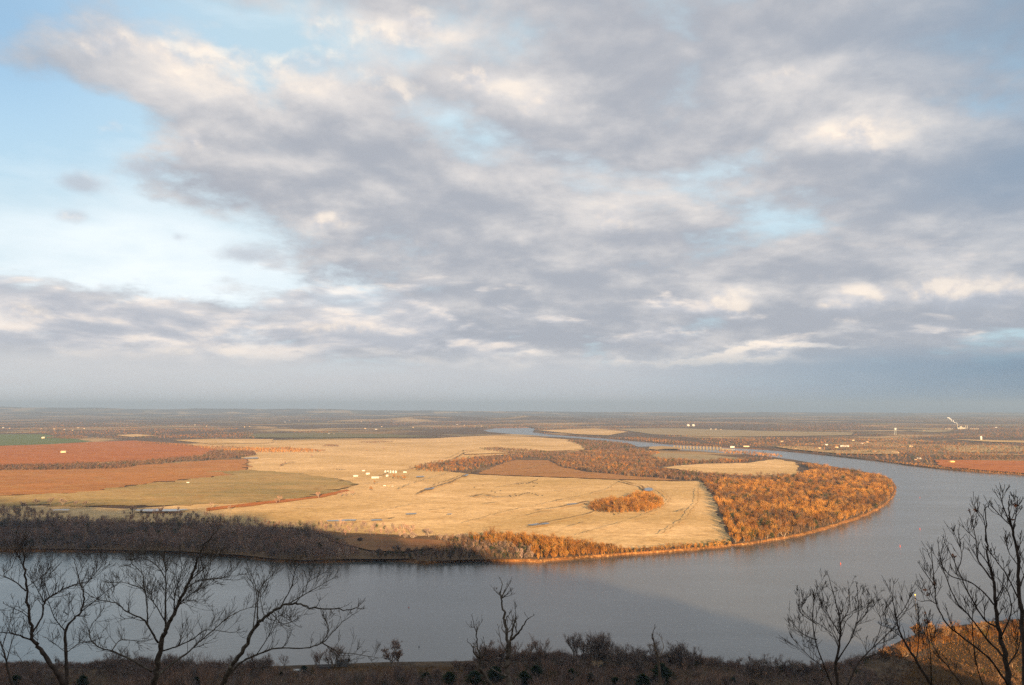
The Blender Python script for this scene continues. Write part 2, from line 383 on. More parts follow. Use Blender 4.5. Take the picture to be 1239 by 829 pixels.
# ------------------------------------------------------------------ the mountain the photographer stands on, and the near shore
shore_px = [(-250,806),(-80,806),(120,806),(250,806),(330,806),(400,803.5),(470,801),(560,800),(640,797),(720,795),(790,798),(860,803),(920,809),(975,812),(1030,803),(1062,790),(1090,775),(1112,766),(1150,758),(1239,747),(1400,738)]
sh = np.array([gp(x, y, 0) for x, y in shore_px])
def y_shore(x): return np.interp(x, sh[:, 0], sh[:, 1])
RX = np.array([-9000,-3000,-1500,-870,-500,-300,-120,0,160,310,400,460,520,560,595,660,760,900,1200,9000])
RZ = np.array([380,420,400,352,322,300,276,262,250,231,205,178,166,150,128,90,50,28,14,10])
def terrain(x, y):
    x = np.asarray(x, float); y = np.asarray(y, float)
    r = np.interp(x, RX, RZ)
    slope = r - 0.47*np.maximum(0, y + 27)
    crest = np.interp(x, [-9000,-1500,-870,-300,0,160,310,460,520,800], [74,74,70,84,64,52,24,24,18,0]) + 5*np.sin(x/23) + 3*np.sin(x/9+1)
    slope = np.where(y < -27, r + crest*np.clip((-27-y)/100, 0, 1)**1.0, slope)
    ds = y_shore(x) - y
    plain = np.where(ds > 0, np.minimum(0.28*ds, 3.2 + 0.035*ds), 0.28*ds).clip(-3, 60)
    plain = plain + 1.1*np.sin(x/31+1)*np.sin(y/23)*np.clip(ds/40, 0, 1)
    k = 6.0
    d = np.abs(slope - plain)
    z = np.maximum(slope, plain) + np.maximum(k - d, 0)**2/(4*k)
    z = z + np.clip((slope-20)/80, 0, 1)*(2.2*np.sin(x/17)*np.sin(y/13+1)+1.2*np.sin(x/7+2)*np.sin(y/6))*np.clip(np.hypot(x, y)/40-0.3, 0, 1)
    return z
gx = np.concatenate([np.linspace(-9000,-1000,60)[:-1], np.linspace(-1000,-120,80)[:-1], np.linspace(-120,120,120)[:-1], np.linspace(120,900,100)[:-1], np.linspace(900,9000,50)])
gy = np.concatenate([np.linspace(-6000,-150,20)[:-1], np.linspace(-150,60,90)[:-1], np.linspace(60,640,90)[:-1], np.linspace(640,960,120)])
GX, GY = np.meshgrid(gx, gy); Zt = terrain(GX, GY)
nx, ny = len(gx), len(gy)
idx = np.arange(nx*ny).reshape(ny, nx)
Fq = np.stack([idx[:-1,:-1], idx[:-1,1:], idx[1:,1:], idx[1:,:-1]], -1).reshape(-1, 4)
V = np.c_[GX.ravel(), GY.ravel(), Zt.ravel()]
mead = np.zeros(len(V))
mp = [gp(x, y, 8) for x, y in [(1085,829),(1110,796),(1135,778),(1180,770),(1300,762),(1300,860),(1085,860)]]
mead = np.maximum(mead, inside(V[:, :2], mp)*0.95)
mp2 = [gp(x, y, 6) for x, y in [(395,806),(440,804),(480,803.5),(560,804),(560,812),(500,812),(430,812),(370,814),(310,818),(310,812)]]
mead = np.maximum(mead, inside(V[:, :2], mp2)*0.8)
o = mesh_np('hillside', V, Fq, M_hill, tint=np.repeat(mead[:, None], 3, 1), smooth=True); o['kind'] = 'structure'

# ------------------------------------------------------------------ far hills
def hill_ridge(dist, xs, hs, name='hills'):
    n = len(xs); V = []
    for k, (dy, s) in enumerate(((-2600, 0), (-1200, .55), (0, 1), (1500, .6), (3000, 0))):
        for x, h in zip(xs, hs): V.append((x, dist+dy, GZ - 0.5 + h*s))
    i = np.arange(n-1); Fq = np.concatenate([np.stack([k*n+i, k*n+i+1, (k+1)*n+i+1, (k+1)*n+i], 1) for k in range(4)])
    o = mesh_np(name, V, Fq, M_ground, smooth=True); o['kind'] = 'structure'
xs = np.linspace(-30000, 30000, 220)
env = np.interp(xs, [-30000,-24000,-21000,-14000,-7000,-2000,2000,8000,16000,22000,30000], [300,300,310,255,215,150,105,90,70,80,80])
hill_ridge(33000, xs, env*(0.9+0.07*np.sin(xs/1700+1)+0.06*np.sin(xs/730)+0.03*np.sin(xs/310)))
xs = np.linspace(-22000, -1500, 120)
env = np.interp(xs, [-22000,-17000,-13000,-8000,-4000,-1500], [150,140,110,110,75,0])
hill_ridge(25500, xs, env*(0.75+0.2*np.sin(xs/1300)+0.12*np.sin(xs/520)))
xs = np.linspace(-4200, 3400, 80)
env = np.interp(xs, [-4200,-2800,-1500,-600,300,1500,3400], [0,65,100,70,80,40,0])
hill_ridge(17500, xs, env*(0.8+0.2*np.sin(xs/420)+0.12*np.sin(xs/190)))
# pale lakes far off
sheet('lake', densify(pw([(92,497.9),(130,497.2),(173,498.4),(150,499.1),(110,498.8)]), 900, 0), GZ+6, M_pond)

# ------------------------------------------------------------------ woods (masses of bare trees nobody could count)
def wood_arrays(P, H, rad, nsl, wsl, cols, green=0.04, zbase=None, low=0.12):
    """bare trees as sheaves of thin upward twigs: P (n,2) positions, H heights"""
    n = len(P)
    if zbase is None: zbase = np.full(n, GZ)
    order = np.argsort([sum(c) for c in cols]); q = np.sin(P[:,0]/53+1.3*np.sin(P[:,1]/71)) + np.sin(P[:,1]/97+P[:,0]/140+2) + 0.7*np.sin(P[:,0]/23-P[:,1]/31)
    ci = order[np.clip(((q+2.7)/5.4*0.55 + 0.45*RNG.random(n))*len(cols), 0, len(cols)-1).astype(int)]; H = H*(1+0.13*np.sin(P[:,0]/37+P[:,1]/45)); tc = np.array(cols)[ci]*(0.75+0.5*RNG.random((n, 1)))
    isg = RNG.random(n) < green
    tc[isg] = np.array((0.030,0.036,0.014))*(0.8+0.5*RNG.random((isg.sum(), 1)))
    T = np.repeat(np.arange(n), nsl); m = len(T)
    h = H[T]; r = rad[T]
    u = RNG.random(m); az = RNG.random(m)*2*np.pi
    z0 = h*(low + 0.62*u); rr0 = r*0.75*np.sqrt(RNG.random(m))*np.sin(np.pi*np.clip(0.12+0.75*u, 0, 1))
    L = h*(0.16 + 0.2*RNG.random(m)); out = 0.25 + 0.6*RNG.random(m)
    az2 = az + RNG.normal(0, 0.5, m)
    p0 = np.stack([P[T,0] + rr0*np.cos(az), P[T,1] + rr0*np.sin(az), zbase[T] + z0], 1)
    dirv = np.stack([np.cos(az2)*out, np.sin(az2)*out, np.ones(m)], 1); dirv /= np.linalg.norm(dirv, axis=1, keepdims=True)
    p1 = p0 + dirv*L[:, None]
    side = np.cross(dirv, RNG.normal(0, 1, (m, 3))); side /= np.linalg.norm(side, axis=1, keepdims=True)
    w = wsl*(0.6+0.8*RNG.random(m))[:, None]
    V = np.stack([p0 - side*w*0.6, p0 + side*w*0.6, p1 + side*w*0.35, p1 - side*w*0.35], 1).reshape(-1, 3)
    col = np.repeat(tc[T]*(0.85+0.3*RNG.random((m, 1))), 4, 0)
    # trunks
    tw = 0.28 + 0.012*H; ang = RNG.random(n)*np.pi
    lean = RNG.normal(0, 0.04, (n, 2))*H[:, None]
    b0 = np.c_[P, zbase]; b1 = np.c_[P + lean, zbase + H*0.6]
    s = np.stack([np.cos(ang), np.sin(ang)*0.5, np.zeros(n)], 1)*tw[:, None]
    Vt = np.stack([b0 - s, b0 + s, b1 + s*0.4, b1 - s*0.4], 1).reshape(-1, 3)
    ct = np.repeat(np.clip(tc*1.25, 0, 1)*np.array((1, 1.0, 1.0)), 4, 0)
    V = np.concatenate([V, Vt]); col = np.concatenate([col, ct])
    return V, col
def wood_obj(name, parts, label, cat='woodland'):
    V = np.concatenate([p[0] for p in parts]); col = np.concatenate([p[1] for p in parts])
    Fq = np.arange(len(V)).reshape(-1, 4)
    return tag(mesh_np(name, V, Fq, M_tint, tint=col), label, cat, None, 'stuff')
def scatter(poly_w, spacing, jit=0.5):
    p = np.array(poly_w); lo, hi = p.min(0), p.max(0)
    xs = np.arange(lo[0], hi[0], spacing); ys = np.arange(lo[1], hi[1], spacing)
    X, Y = np.meshgrid(xs, ys); P = np.c_[X.ravel(), Y.ravel()]
    P = P + RNG.uniform(-jit, jit, P.shape)*spacing
    return P[inside(P, poly_w)]
BROWN = [(0.085,0.053,0.036), (0.11,0.066,0.040), (0.068,0.046,0.036), (0.13,0.085,0.052), (0.10,0.050,0.027)]
RUST = [(0.235,0.100,0.022), (0.17,0.070,0.017), (0.29,0.132,0.030), (0.115,0.053,0.018), (0.20,0.100,0.030), (0.285,0.140,0.036), (0.075,0.042,0.018)]
GREY = [(0.21,0.138,0.105), (0.145,0.098,0.080), (0.31,0.215,0.165), (0.24,0.138,0.098), (0.085,0.062,0.052)]

def wood(poly, spacing, h, hv, nsl, wsl, cols, green=0.04, crown=0.30, thin=0.0, low=0.12):
    P = scatter(pw(poly), spacing)
    if thin: P = P[RNG.random(len(P)) > thin]
    H = h + hv*RNG.normal(0, 1, len(P)); H = H.clip(h*0.45, h*1.7)
    return wood_arrays(P, H, H*crown*(0.8+0.4*RNG.random(len(P))), nsl, wsl, cols, green, low=low)

# shaded wood along the left bank
wl = [wood([(-260,640),(-60,636),(60,633),(150,635),(230,634),(300,640),(370,643),(402,650),(404,656),(440,670),(425,677),(365,678),(330,675.5),(290,671),(200,666),(0,665),(-260,665)], 11.0, 14.0, 3.8, 96, 0.25, GREY, 0.06, crown=0.35, thin=0.14),
      wood([(-120,617),(30,616),(58,622),(80,628),(150,631),(150,636),(-120,640)], 16, 13, 3, 70, 0.27, GREY, 0.03),
      wood([(150,622),(230,623),(300,630),(360,636),(440,635),(500,640),(525,650),(440,649),(380,646),(300,641),(150,636)], 15, 10, 3.4, 70, 0.28, GREY, 0.06, thin=0.3)]
wood_obj('riverside_wood', wl, 'dense grey bare winter wood in the shade along the left far bank')
# scrub round the red earth field and the bank towards the tip
wl = [wood([(440,670),(470,670.5),(505,668),(548,661),(590,658),(640,662),(652,675),(630,677),(580,677),(530,678.5),(512,680),(490,676),(450,676)], 9.0, 8.5, 2.8, 66, 0.27, GREY+BROWN, 0.10),
      wood([(525,652),(560,650),(570,657),(545,661)], 9.0, 10, 2, 40, 0.36, GREY+BROWN, 0.05)]
wood_obj('bank_scrub', wl, 'brown bare scrub on the far bank below the red earth field', 'scrub')
wl = [wood([(565,652),(600,650),(640,652),(680,656),(735,663),(760,667),(735,671.5),(700,673.5),(664,676.5),(650,677),(638,664),(580,658)], 8.5, 12.5, 3.4, 84, 0.26, RUST, 0.06),
      wood([(735,666),(790,664.5),(840,660.5),(884,655.5),(886,660),(830,664.5),(775,668.6),(735,671.5)], 6.5, 6.0, 2.6, 54, 0.24, RUST, 0.16, crown=0.42)]
wood_obj('sunlit_bank_wood', wl, 'orange sunlit bare trees and bushes along the bank below the pale meadow')
# the peninsula's forest
wl = [wood(pen, 12.0, 13.0, 3.6, 120, 0.27, RUST+BROWN[:2], 0.05, crown=0.38), wood(pen, 34.0, 17.5, 2.2, 150, 0.27, RUST[2:], 0.10, crown=0.34)]
wood_obj('peninsula_forest', wl, 'broad orange brown bare forest covering the tip of the river bend')
isl = [(713,617.5),(724,620.8),(755,621),(786,620.5),(803,613),(800,606),(786,601),(775,600),(755,605),(737,607.5),(716,611.5)]
wood_obj('meadow_grove', [wood(isl, 9.5, 13.5, 3.4, 110, 0.26, RUST, 0.015, crown=0.35)], 'oval grove of russet bare trees standing alone in the pale meadow', 'grove')
# middle woods
W5 = [(664,557),(690,550),(716,546.5),(740,543.5),(770,545),(800,549),(786,552),(800,557),(850,558.5),(906,556.5),(935,555),(900,560),(850,561.5),(797,565),(786,568),(815,571),(850,574),(905,577),(965,576),(930,581),(882,584.5),(850,583),(817,580.5),(747,575.5),(709,571),(681,566)]
wl = [wood(W5, 14, 12.5, 3.6, 40, 0.65, BROWN+RUST[:3]+BROWN[1:3], 0.06, crown=0.38, thin=0.12),
      wood([(496,567.5),(520,561),(550,557),(580,553.5),(620,551.5),(640,554),(620,557),(598,564),(575,569),(540,572),(515,571)], 16, 11, 3.4, 34, 0.65, BROWN+RUST[:2], 0.05, crown=0.36, thin=0.25),
      wood([(579,544),(600,542.5),(640,545),(668,548),(690,547),(664,557),(640,554),(615,549.5)], 18, 13, 2, 20, 0.9, BROWN, 0.2, crown=0.36),
      wood([(685,533.5),(720,533.6),(756,537.2),(768,541),(745,542),(716,546),(706,544),(700,538)], 18, 14, 2.4, 20, 0.95, BROWN, 0.22, crown=0.36),
      wood([(868,546.5),(900,547.5),(925,549.3),(950,553.5),(925,553),(880,549)], 16, 12, 2, 18, 0.9, GREY+RUST, 0.05, crown=0.36)]
wood_obj('middle_wood', wl, 'reddish brown bare woods running across the middle of the peninsula')
wl = [wood([(-160,572.5),(0,570),(90,568.8),(142,567.6),(180,562.5),(255,557),(296,553.5),(310,551.5),(308,548),(258,546),(240,553),(172,559),(90,562.8),(-160,567)], 13, 11.5, 3.4, 40, 0.6, BROWN+BROWN[2:3], 0.05, crown=0.36, thin=0.12)]  # darker brown tints stand in for the weaker light on this treeline
wood_obj('field_treeline', wl, 'long brown treeline between the red field and the stubble field', 'treeline')
wl = [wood([(258,546),(300,543),(345,542.5),(396,546),(380,547.5),(310,548)], 18, 11, 3, 20, 0.85, RUST, 0.03, crown=0.36),
      wood([(165,535),(200,537),(240,540),(300,542),(310,544.5),(262,545),(225,540),(180,537.5)], 20, 10, 2.5, 18, 0.9, RUST+BROWN, 0.05, crown=0.36),
      wood([(54,530.4),(75,528),(100,527.4),(106,530),(80,531.5)], 20, 12, 2, 16, 1.0, BROWN, 0.1),
      wood([(430,535.5),(460,534),(480,535),(450,536.6)], 20, 8, 2, 14, 1.0, BROWN, 0.1),
      wood([(389,540.5),(396,538.7),(408,539.4),(410,540.8)], 18, 10, 2, 18, 0.9, BROWN, 0.1)]
wood_obj('field_edge_wood', wl, 'thin russet tree belts edging the far pale fields at left', 'tree belt')
# right-hand country beyond the upper reach
wl = [wood([(874,540),(935,541.5),(960,545),(1004,549.8),(1040,554),(1066,556.8),(1100,560),(1130,563),(1130,557),(1180,556.7),(1330,559),(1330,540),(1150,536),(1090,531),(930,530),(840,531)], 27, 10.5, 3, 16, 1.25, RUST+BROWN, 0.16, crown=0.42, thin=0.3),
      wood([(1130,553),(1180,552),(1330,553),(1330,558),(1240,557),(1150,556.4)], 17, 11, 2, 20, 1.0, BROWN, 0.1, crown=0.4),
      wood([(1130,563),(1190,569.5),(1239,573),(1239,574.5),(1190,572),(1140,567.5),(1066,558),(1060,556.5)], 14, 4.5, 1.5, 16, 0.7, RUST, 0.1, crown=0.5)]
wood_obj('far_shore_wood', wl, 'scattered russet and dark green trees round the village across the river')
wl = [wood([(735,530.7),(770,530),(800,531.5),(874,540),(872,541.2),(840,539),(812,537),(784,534.3),(760,532.4)], 22, 11, 2, 16, 1.1, RUST+BROWN, 0.1, crown=0.4, thin=0.2)]
wood_obj('upper_bank_wood', wl, 'dark brown trees on the far bank above the dam')

# distant woods, kilometres off: rows of crowns filling the flat country
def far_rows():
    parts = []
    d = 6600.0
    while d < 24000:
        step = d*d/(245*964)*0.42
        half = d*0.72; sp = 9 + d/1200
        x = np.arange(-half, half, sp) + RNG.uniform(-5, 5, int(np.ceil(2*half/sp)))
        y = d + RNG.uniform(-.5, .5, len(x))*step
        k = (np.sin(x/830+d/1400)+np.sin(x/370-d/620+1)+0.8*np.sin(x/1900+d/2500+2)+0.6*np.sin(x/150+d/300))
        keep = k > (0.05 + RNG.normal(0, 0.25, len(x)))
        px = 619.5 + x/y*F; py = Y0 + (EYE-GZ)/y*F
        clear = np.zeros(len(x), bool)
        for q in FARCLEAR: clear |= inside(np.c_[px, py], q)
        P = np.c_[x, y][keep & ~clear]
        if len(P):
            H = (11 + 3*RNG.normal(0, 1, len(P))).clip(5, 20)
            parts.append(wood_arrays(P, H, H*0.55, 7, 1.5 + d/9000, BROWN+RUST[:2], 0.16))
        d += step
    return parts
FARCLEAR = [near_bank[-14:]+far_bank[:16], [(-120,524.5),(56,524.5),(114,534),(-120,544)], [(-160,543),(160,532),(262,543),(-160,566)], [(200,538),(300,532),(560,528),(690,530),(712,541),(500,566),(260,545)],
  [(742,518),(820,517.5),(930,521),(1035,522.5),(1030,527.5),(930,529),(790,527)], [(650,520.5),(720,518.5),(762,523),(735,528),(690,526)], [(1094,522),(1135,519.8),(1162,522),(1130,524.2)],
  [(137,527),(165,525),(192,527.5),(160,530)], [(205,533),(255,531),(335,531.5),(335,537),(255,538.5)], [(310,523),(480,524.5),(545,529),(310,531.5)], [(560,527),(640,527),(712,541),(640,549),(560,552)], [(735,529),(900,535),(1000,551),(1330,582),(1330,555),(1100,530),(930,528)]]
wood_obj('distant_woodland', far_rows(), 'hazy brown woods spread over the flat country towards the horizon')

# ------------------------------------------------------------------ single bare trees: prototypes with trunk and crown
def proto_tree(seed, h, kind, cols, dead=False, wf=1.0):
    rnd = random.Random(seed); tb = MB(); tw = []
    def rv(s): return Vector((rnd.gauss(0, s), rnd.gauss(0, s), rnd.gauss(0, s)))
    def grow(p, d, L, r, lev):
        k = 3; pts = [p.copy()]; q = p.copy(); dd = d.copy()
        for i in range(k):
            dd = (dd + rv(0.13) + Vector((0, 0, 0.10 if lev else 0.02))).normalized()
            q = q + dd*(L/k); pts.append(q.copy())
        tb.tube(pts, [r*(1 - 0.55*i/k) for i in range(k+1)], 5 if lev < 2 else 3, False)
        if lev >= 3 or L < h*0.06:
            for _ in range(7): tw.append((pts[rnd.randrange(1, k+1)], (dd + rv(0.6)).normalized(), h*rnd.uniform(0.05, 0.11)))
            return
        nb = {'narrow': 4, 'young': 4, 'spreading': 5, 'forked': 4, 'vase': 5, 'bushy': 5}[kind] - (lev == 2)
        for b in range(nb):
            t = rnd.uniform(0.35, 1.0) if lev else rnd.uniform(0.32, 1.0)
            i = min(int(t*k), k-1); base = pts[i].lerp(pts[i+1], t*k - i)
            sp = {'narrow': 0.45, 'young': 0.5, 'spreading': 1.0, 'forked': 0.75, 'vase': 0.65, 'bushy': 0.9}[kind]
            a = rnd.uniform(0, 6.283) if lev else 6.283*b/nb + rnd.uniform(-.5, .5)
            nd = (dd*0.8 + Vector((math.cos(a)*sp, math.sin(a)*sp, 0.25)) + rv(0.1)).normalized()
            grow(base, nd, L*rnd.uniform(0.52, 0.8), r*0.5*rnd.uniform(0.8, 1.1), lev+1)
        for _ in range(3): tw.append((pts[-1], (dd + rv(0.5)).normalized(), h*0.1))
        if lev and not dead:
            for _ in range(4): tw.append((pts[rnd.randrange(1, k+1)], (dd + rv(0.7)).normalized(), h*rnd.uniform(0.05, 0.1)))
    tl = {'narrow': 0.42, 'young': 0.38, 'spreading': 0.30, 'forked': 0.36, 'vase': 0.30, 'bushy': 0.16}[kind]
    starts = [(Vector((0,0,-0.8)), Vector((0,0,1)))] if kind != 'bushy' else [(Vector((rnd.uniform(-.5,.5), rnd.uniform(-.5,.5), -0.5)), (Vector((0,0,1))+rv(0.3)).normalized()) for _ in range(4)]
    for p, d in starts: grow(p, d, h*tl, h*0.021, 0)
    zmax = max(v[2] for v in tb.V); s = h*0.93/zmax
    root = empty('bare_tree')
    tb.V = [(x*s, y*s, z*s) for x, y, z in tb.V]
    tb.build('trunk', M_dead if dead else M_bark, root)
    m = len(tw); p0 = np.array([t[0] for t in tw])*s; dv = np.array([t[1] for t in tw]); L = np.array([t[2] for t in tw])
    dv[:, 2] += 0.25; dv /= np.linalg.norm(dv, axis=1, keepdims=True)
    side = np.cross(dv, RNG.normal(0, 1, (m, 3))); side /= np.linalg.norm(side, axis=1, keepdims=True)
    w = wf*(0.032 + 0.004*h)*(0.6+0.8*RNG.random((m, 1))); p1 = p0 + dv*L[:, None]
    Vv = np.stack([p0-side*w*.5, p0+side*w*.5, p1+side*w*.3, p1-side*w*.3], 1).reshape(-1, 3)
    col = np.repeat(np.array(cols)[RNG.integers(0, len(cols), m)]*(0.85+0.3*RNG.random((m, 1))), 4, 0)
    mesh_np('crown', Vv, np.arange(len(Vv)).reshape(-1, 4), M_tint, root, col)
    return root
SH = [(0.18,0.128,0.108), (0.115,0.085,0.078), (0.25,0.175,0.138)]
SR = [(0.235,0.14,0.095), (0.19,0.115,0.085)]
KINDS = [('spreading', 'broad spreading'), ('narrow', 'tall narrow'), ('forked', 'fork trunked'), ('vase', 'vase shaped'), ('young', 'slim young'), ('bushy', 'many stemmed bushy')]
protos, used = {}, {}
for ci, cols in enumerate((SH, SR, RUST)):
    for ki, (k, _) in enumerate(KINDS):
        protos[(ci, k)] = (100 + ci*10 + ki, 16.0, k, cols)
def get_tree(ci, k, far):
    key = (ci, k, far)
    if key not in used:
        used[key] = proto_tree(*protos[key[:2]], wf=2.4 if far else 1.0); return used[key]
    return copy_tree(used[key])
def place_tree(ci, k, x, y, z, h, label, group):
    far = y > 1100 or 'grassy shore' in label; o = get_tree(ci, k, far); s = h/16.0*(1.15 if far else 1.0)
    o.location = (x, y, z); o.scale = (s*random.uniform(.9, 1.15), s*random.uniform(.9, 1.15), s)
    o.rotation_euler = (random.gauss(0, .04), random.gauss(0, .04), random.uniform(0, 6.28))
    tag(o, label, 'tree', group)
    return o
ORD = ['first','second','third','fourth','fifth','sixth','seventh','eighth','ninth','tenth','eleventh','twelfth','thirteenth','fourteenth','fifteenth','sixteenth','seventeenth','eighteenth','nineteenth','twentieth']
def ordinal(i):
    if i < 20: return ORD[i]
    n = i+1; t = {2:'twenty',3:'thirty',4:'forty',5:'fifty',6:'sixty',7:'seventy'}[n//10]
    return (t + '-' + ORD[n % 10 - 1]) if n % 10 else t[:-1] + 'ieth'
KN = dict(KINDS)
def size_word(h): return 'tall' if h > 17 else 'small' if h < 10 else 'middling'
def tree_row(items, where, colour, ci, group, z=None):
    """items: (px, py, h, kind); labels count same-kind trees from the left within the row"""
    items = sorted(items); cnt = {}; tot = {}
    for it in items: tot[it[3]] = tot.get(it[3], 0) + 1
    for px, py, h, k in items:
        i = cnt.get(k, 0); cnt[k] = i+1
        lab = f'{colour} {KN[k]} tree {where}' if tot[k] == 1 else f'{ordinal(i)} {colour} {KN[k]} tree from left {where}'
        if z is None:
            x, y = gp(px, py); zz = GZ
            place_tree(ci, k, x, y, zz, h, lab, group)
        else:
            x, y = gp(px, py, 6); zz = float(terrain(x, y))
            place_tree(ci, k, x, y, zz, h, lab, group)

def kk(w): return random.choices([k for k, _ in KINDS], w)[0]
# field trees, each where it stands
ft = [(27,617,19),(44,612,18),(61,612.5,21),(76,612,18),(92,613,15),(103,613,15)]
tree_row([(x,y,h,'spreading' if i % 2 else 'vase') for i,(x,y,h) in enumerate(ft)], 'on pasture edge left of long pond', 'dark', 0, 'trees on the pasture edge')
tree_row([(160,621,18,'spreading'),(172,623,14,'young'),(194,624,20,'vase'),(215,623.5,18,'forked'),(233,624,12,'young'),(256,616,15,'forked'),(277,618,14,'narrow')], 'beside the long pond', 'dark', 0, 'trees by the long pond')
tree_row([(334,610,15,'young'),(338,608.5,17,'narrow'),(386,603.5,19,'vase'),(413,602.5,16,'young'),(418,601,14,'forked'),(426,601,15,'narrow')], 'along the dirt track', 'brown', 1, 'trees along the dirt track')
tree_row([(449,594.5,15,'spreading'),(454,587,15,'narrow'),(477,580.5,18,'vase'),(489,581.5,18,'spreading'),(482,580,13,'young')], 'in front of the farm buildings', 'russet', 2, 'trees around the farm')
tree_row([(377,553.5,15,'spreading'),(344,562,14,'vase'),(340,564,9,'bushy'),(444,546,13,'young'),(464,543.5,13,'spreading'),(565,547,14,'forked'),(572,546,10,'young')], 'on the pale far meadow', 'small brown', 1, 'lone trees on the far meadow')
tree_row([(519,650,17,'spreading'),(499,651,10,'bushy'),(490,651,10,'bushy'),(534,654,12,'narrow'),(541,655,13,'narrow'),(556,655,14,'vase')], 'behind the red earth field', 'dark', 0, 'trees behind the red earth field')
tree_row([(478,668,12,'spreading'),(483,669.5,12,'vase'),(460,671,10,'bushy'),(435,656,9,'bushy')], 'standing in the red earth field', 'grey', 0, 'trees in the red earth field')
tree_row([(578,655,15,'spreading'),(597,655.5,17,'vase'),(605,657,14,'forked'),(632,656,15,'spreading'),(650,657,14,'vase'),(672,660,14,'forked'),(690,661,13,'narrow'),(618,659,13,'narrow'),(641,662,13,'young')], 'behind the bend bank', 'glowing orange', 2, 'sunlit trees on the far bank')
tree_row([(720,617,17,'spreading'),(731,612,15,'vase'),(716,614,14,'vase'),(770,604,17,'spreading'),(789,603,15,'forked')], 'rising from the oval grove', 'glowing orange', 2, 'trees of the oval grove')
# front trees of the shaded wood and of the peninsula bank
rows = []
for i in range(34):
    px = 2 + i*12.6 + random.uniform(-4, 4); py = np.interp(px, [0,200,290,365,440], [663.5,664.5,669.5,676.5,674])
    rows.append((px, float(py)-random.uniform(0,2.5), random.uniform(10, 18), kk([3,4,3,3,2,2])))
tree_row(rows, 'before the shaded bank wood', 'grey', 0, 'front trees of the shaded bank wood')
rows = []
for i in range(26):
    px = 892 + i*7.2 + random.uniform(-2, 2); py = np.interp(px, [888,925,964,998,1027,1052,1067,1078], [658,653,645.5,636.8,627.5,618.5,610,602])
    rows.append((px, float(py), random.uniform(10, 17), kk([3,3,3,3,2,3])))
tree_row(rows, 'on the peninsula forest waterline', 'orange', 2, 'front trees of the peninsula forest')

# trees on the near shore
near = []
def cluster(x0, x1, y0, y1, n, h0, h1, w): 
    for _ in range(n): near.append((random.uniform(x0, x1), random.uniform(y0, y1), random.uniform(h0, h1), kk(w)))
def flush(where, colour, ci, group):
    tree_row(list(near), where, colour, ci, group, z=1); near.clear()
cluster(0, 120, 809, 828, 16, 11, 19, [1,5,2,3,3,1]); cluster(110, 320, 806, 826, 30, 12, 21, [1,5,3,3,4,1])
flush('below the foreground branches', 'dark', 0, 'near shore trees at left')
cluster(316, 350, 806, 812, 5, 11, 18, [1,3,2,0,4,1]); cluster(375, 412, 804, 809, 8, 15, 22, [1,4,3,1,3,0])
flush('beside the grey shore shed', 'brown', 1, 'near shore trees by the shed')
near += [(474,803.5,22,'spreading'),(483,804.2,15,'vase')]; flush('alone on the grassy shore', 'dark', 1, 'lone trees on the near shore')
cluster(535, 580, 804, 815, 9, 8, 14, [1,2,1,1,2,4]); cluster(580, 672, 801, 813, 24, 15, 30, [1,6,2,2,4,0])
flush('on shore behind the dead snag', 'brown', 1, 'near shore trees by the dead tree')
cluster(694, 738, 797, 803, 14, 23, 31, [1,5,3,3,2,0]); cluster(674, 700, 803, 812, 7, 7, 13, [1,1,1,1,2,4])
flush('around the tan roofed house', 'grey', 0, 'near shore trees by the tan house')
cluster(738, 850, 800, 812, 30, 13, 25, [1,5,3,3,3,1]); near.append((817,805,24,'vase')); cluster(850, 990, 805, 820, 28, 10, 19, [1,4,2,3,3,2])
flush('on shore right of the tan house', 'dark', 0, 'near shore trees right of the house')
cluster(740, 1010, 815, 829, 18, 8, 13, [2,2,2,2,1,4]); cluster(440, 740, 818, 830, 16, 7, 12, [2,2,2,2,1,4])
flush('on the bottom edge slope', 'dark brown', 1, 'slope trees at the bottom edge')
cluster(1105, 1239, 757, 772, 22, 8, 14, [2,1,2,2,2,5]); cluster(1060, 1100, 785, 800, 4, 8, 13, [1,1,1,1,1,4])
flush('along the golden bank at right', 'orange', 2, 'trees along the golden bank')

# cedars: evergreen, layered crowns of small sprays
def cedar():
    root = empty('cedar_tree'); t = MB(); t.tube([(0,0,-.6),(0.05,0,4),(0,0,8.6)], [.22,.15,.04], 6); t.build('trunk', M_bark, root)
    m = 900; u = RNG.random(m); a = RNG.random(m)*6.283; lob = 1 + 0.25*np.sin(3*a + 7*u) + 0.18*np.sin(5*a - 11*u)
    rr = 2.5*np.sin(np.pi*np.clip(0.16+0.84*u, 0, 1))**0.8*(1-0.35*u)*np.sqrt(RNG.random(m))*lob
    p0 = np.stack([rr*np.cos(a), rr*np.sin(a), 0.7+8.1*u], 1)
    dv = np.stack([np.cos(a), np.sin(a), 0.5+0*a], 1) + RNG.normal(0, .4, (m, 3)); dv /= np.linalg.norm(dv, axis=1, keepdims=True)
    sd = np.cross(dv, RNG.normal(0, 1, (m, 3))); sd /= np.linalg.norm(sd, axis=1, keepdims=True)
    p1 = p0 + dv*(0.5+0.6*RNG.random((m, 1))); w = 0.22
    V = np.stack([p0-sd*w, p0+sd*w, p1+sd*w*.4, p1-sd*w*.4], 1).reshape(-1, 3)
    col = np.repeat(np.array((0.022,0.032,0.011))*(0.65+0.8*RNG.random((m, 1))), 4, 0)
    mesh_np('crown', V, np.arange(len(V)).reshape(-1, 4), M_tint, root, col)
    return root
ced = None
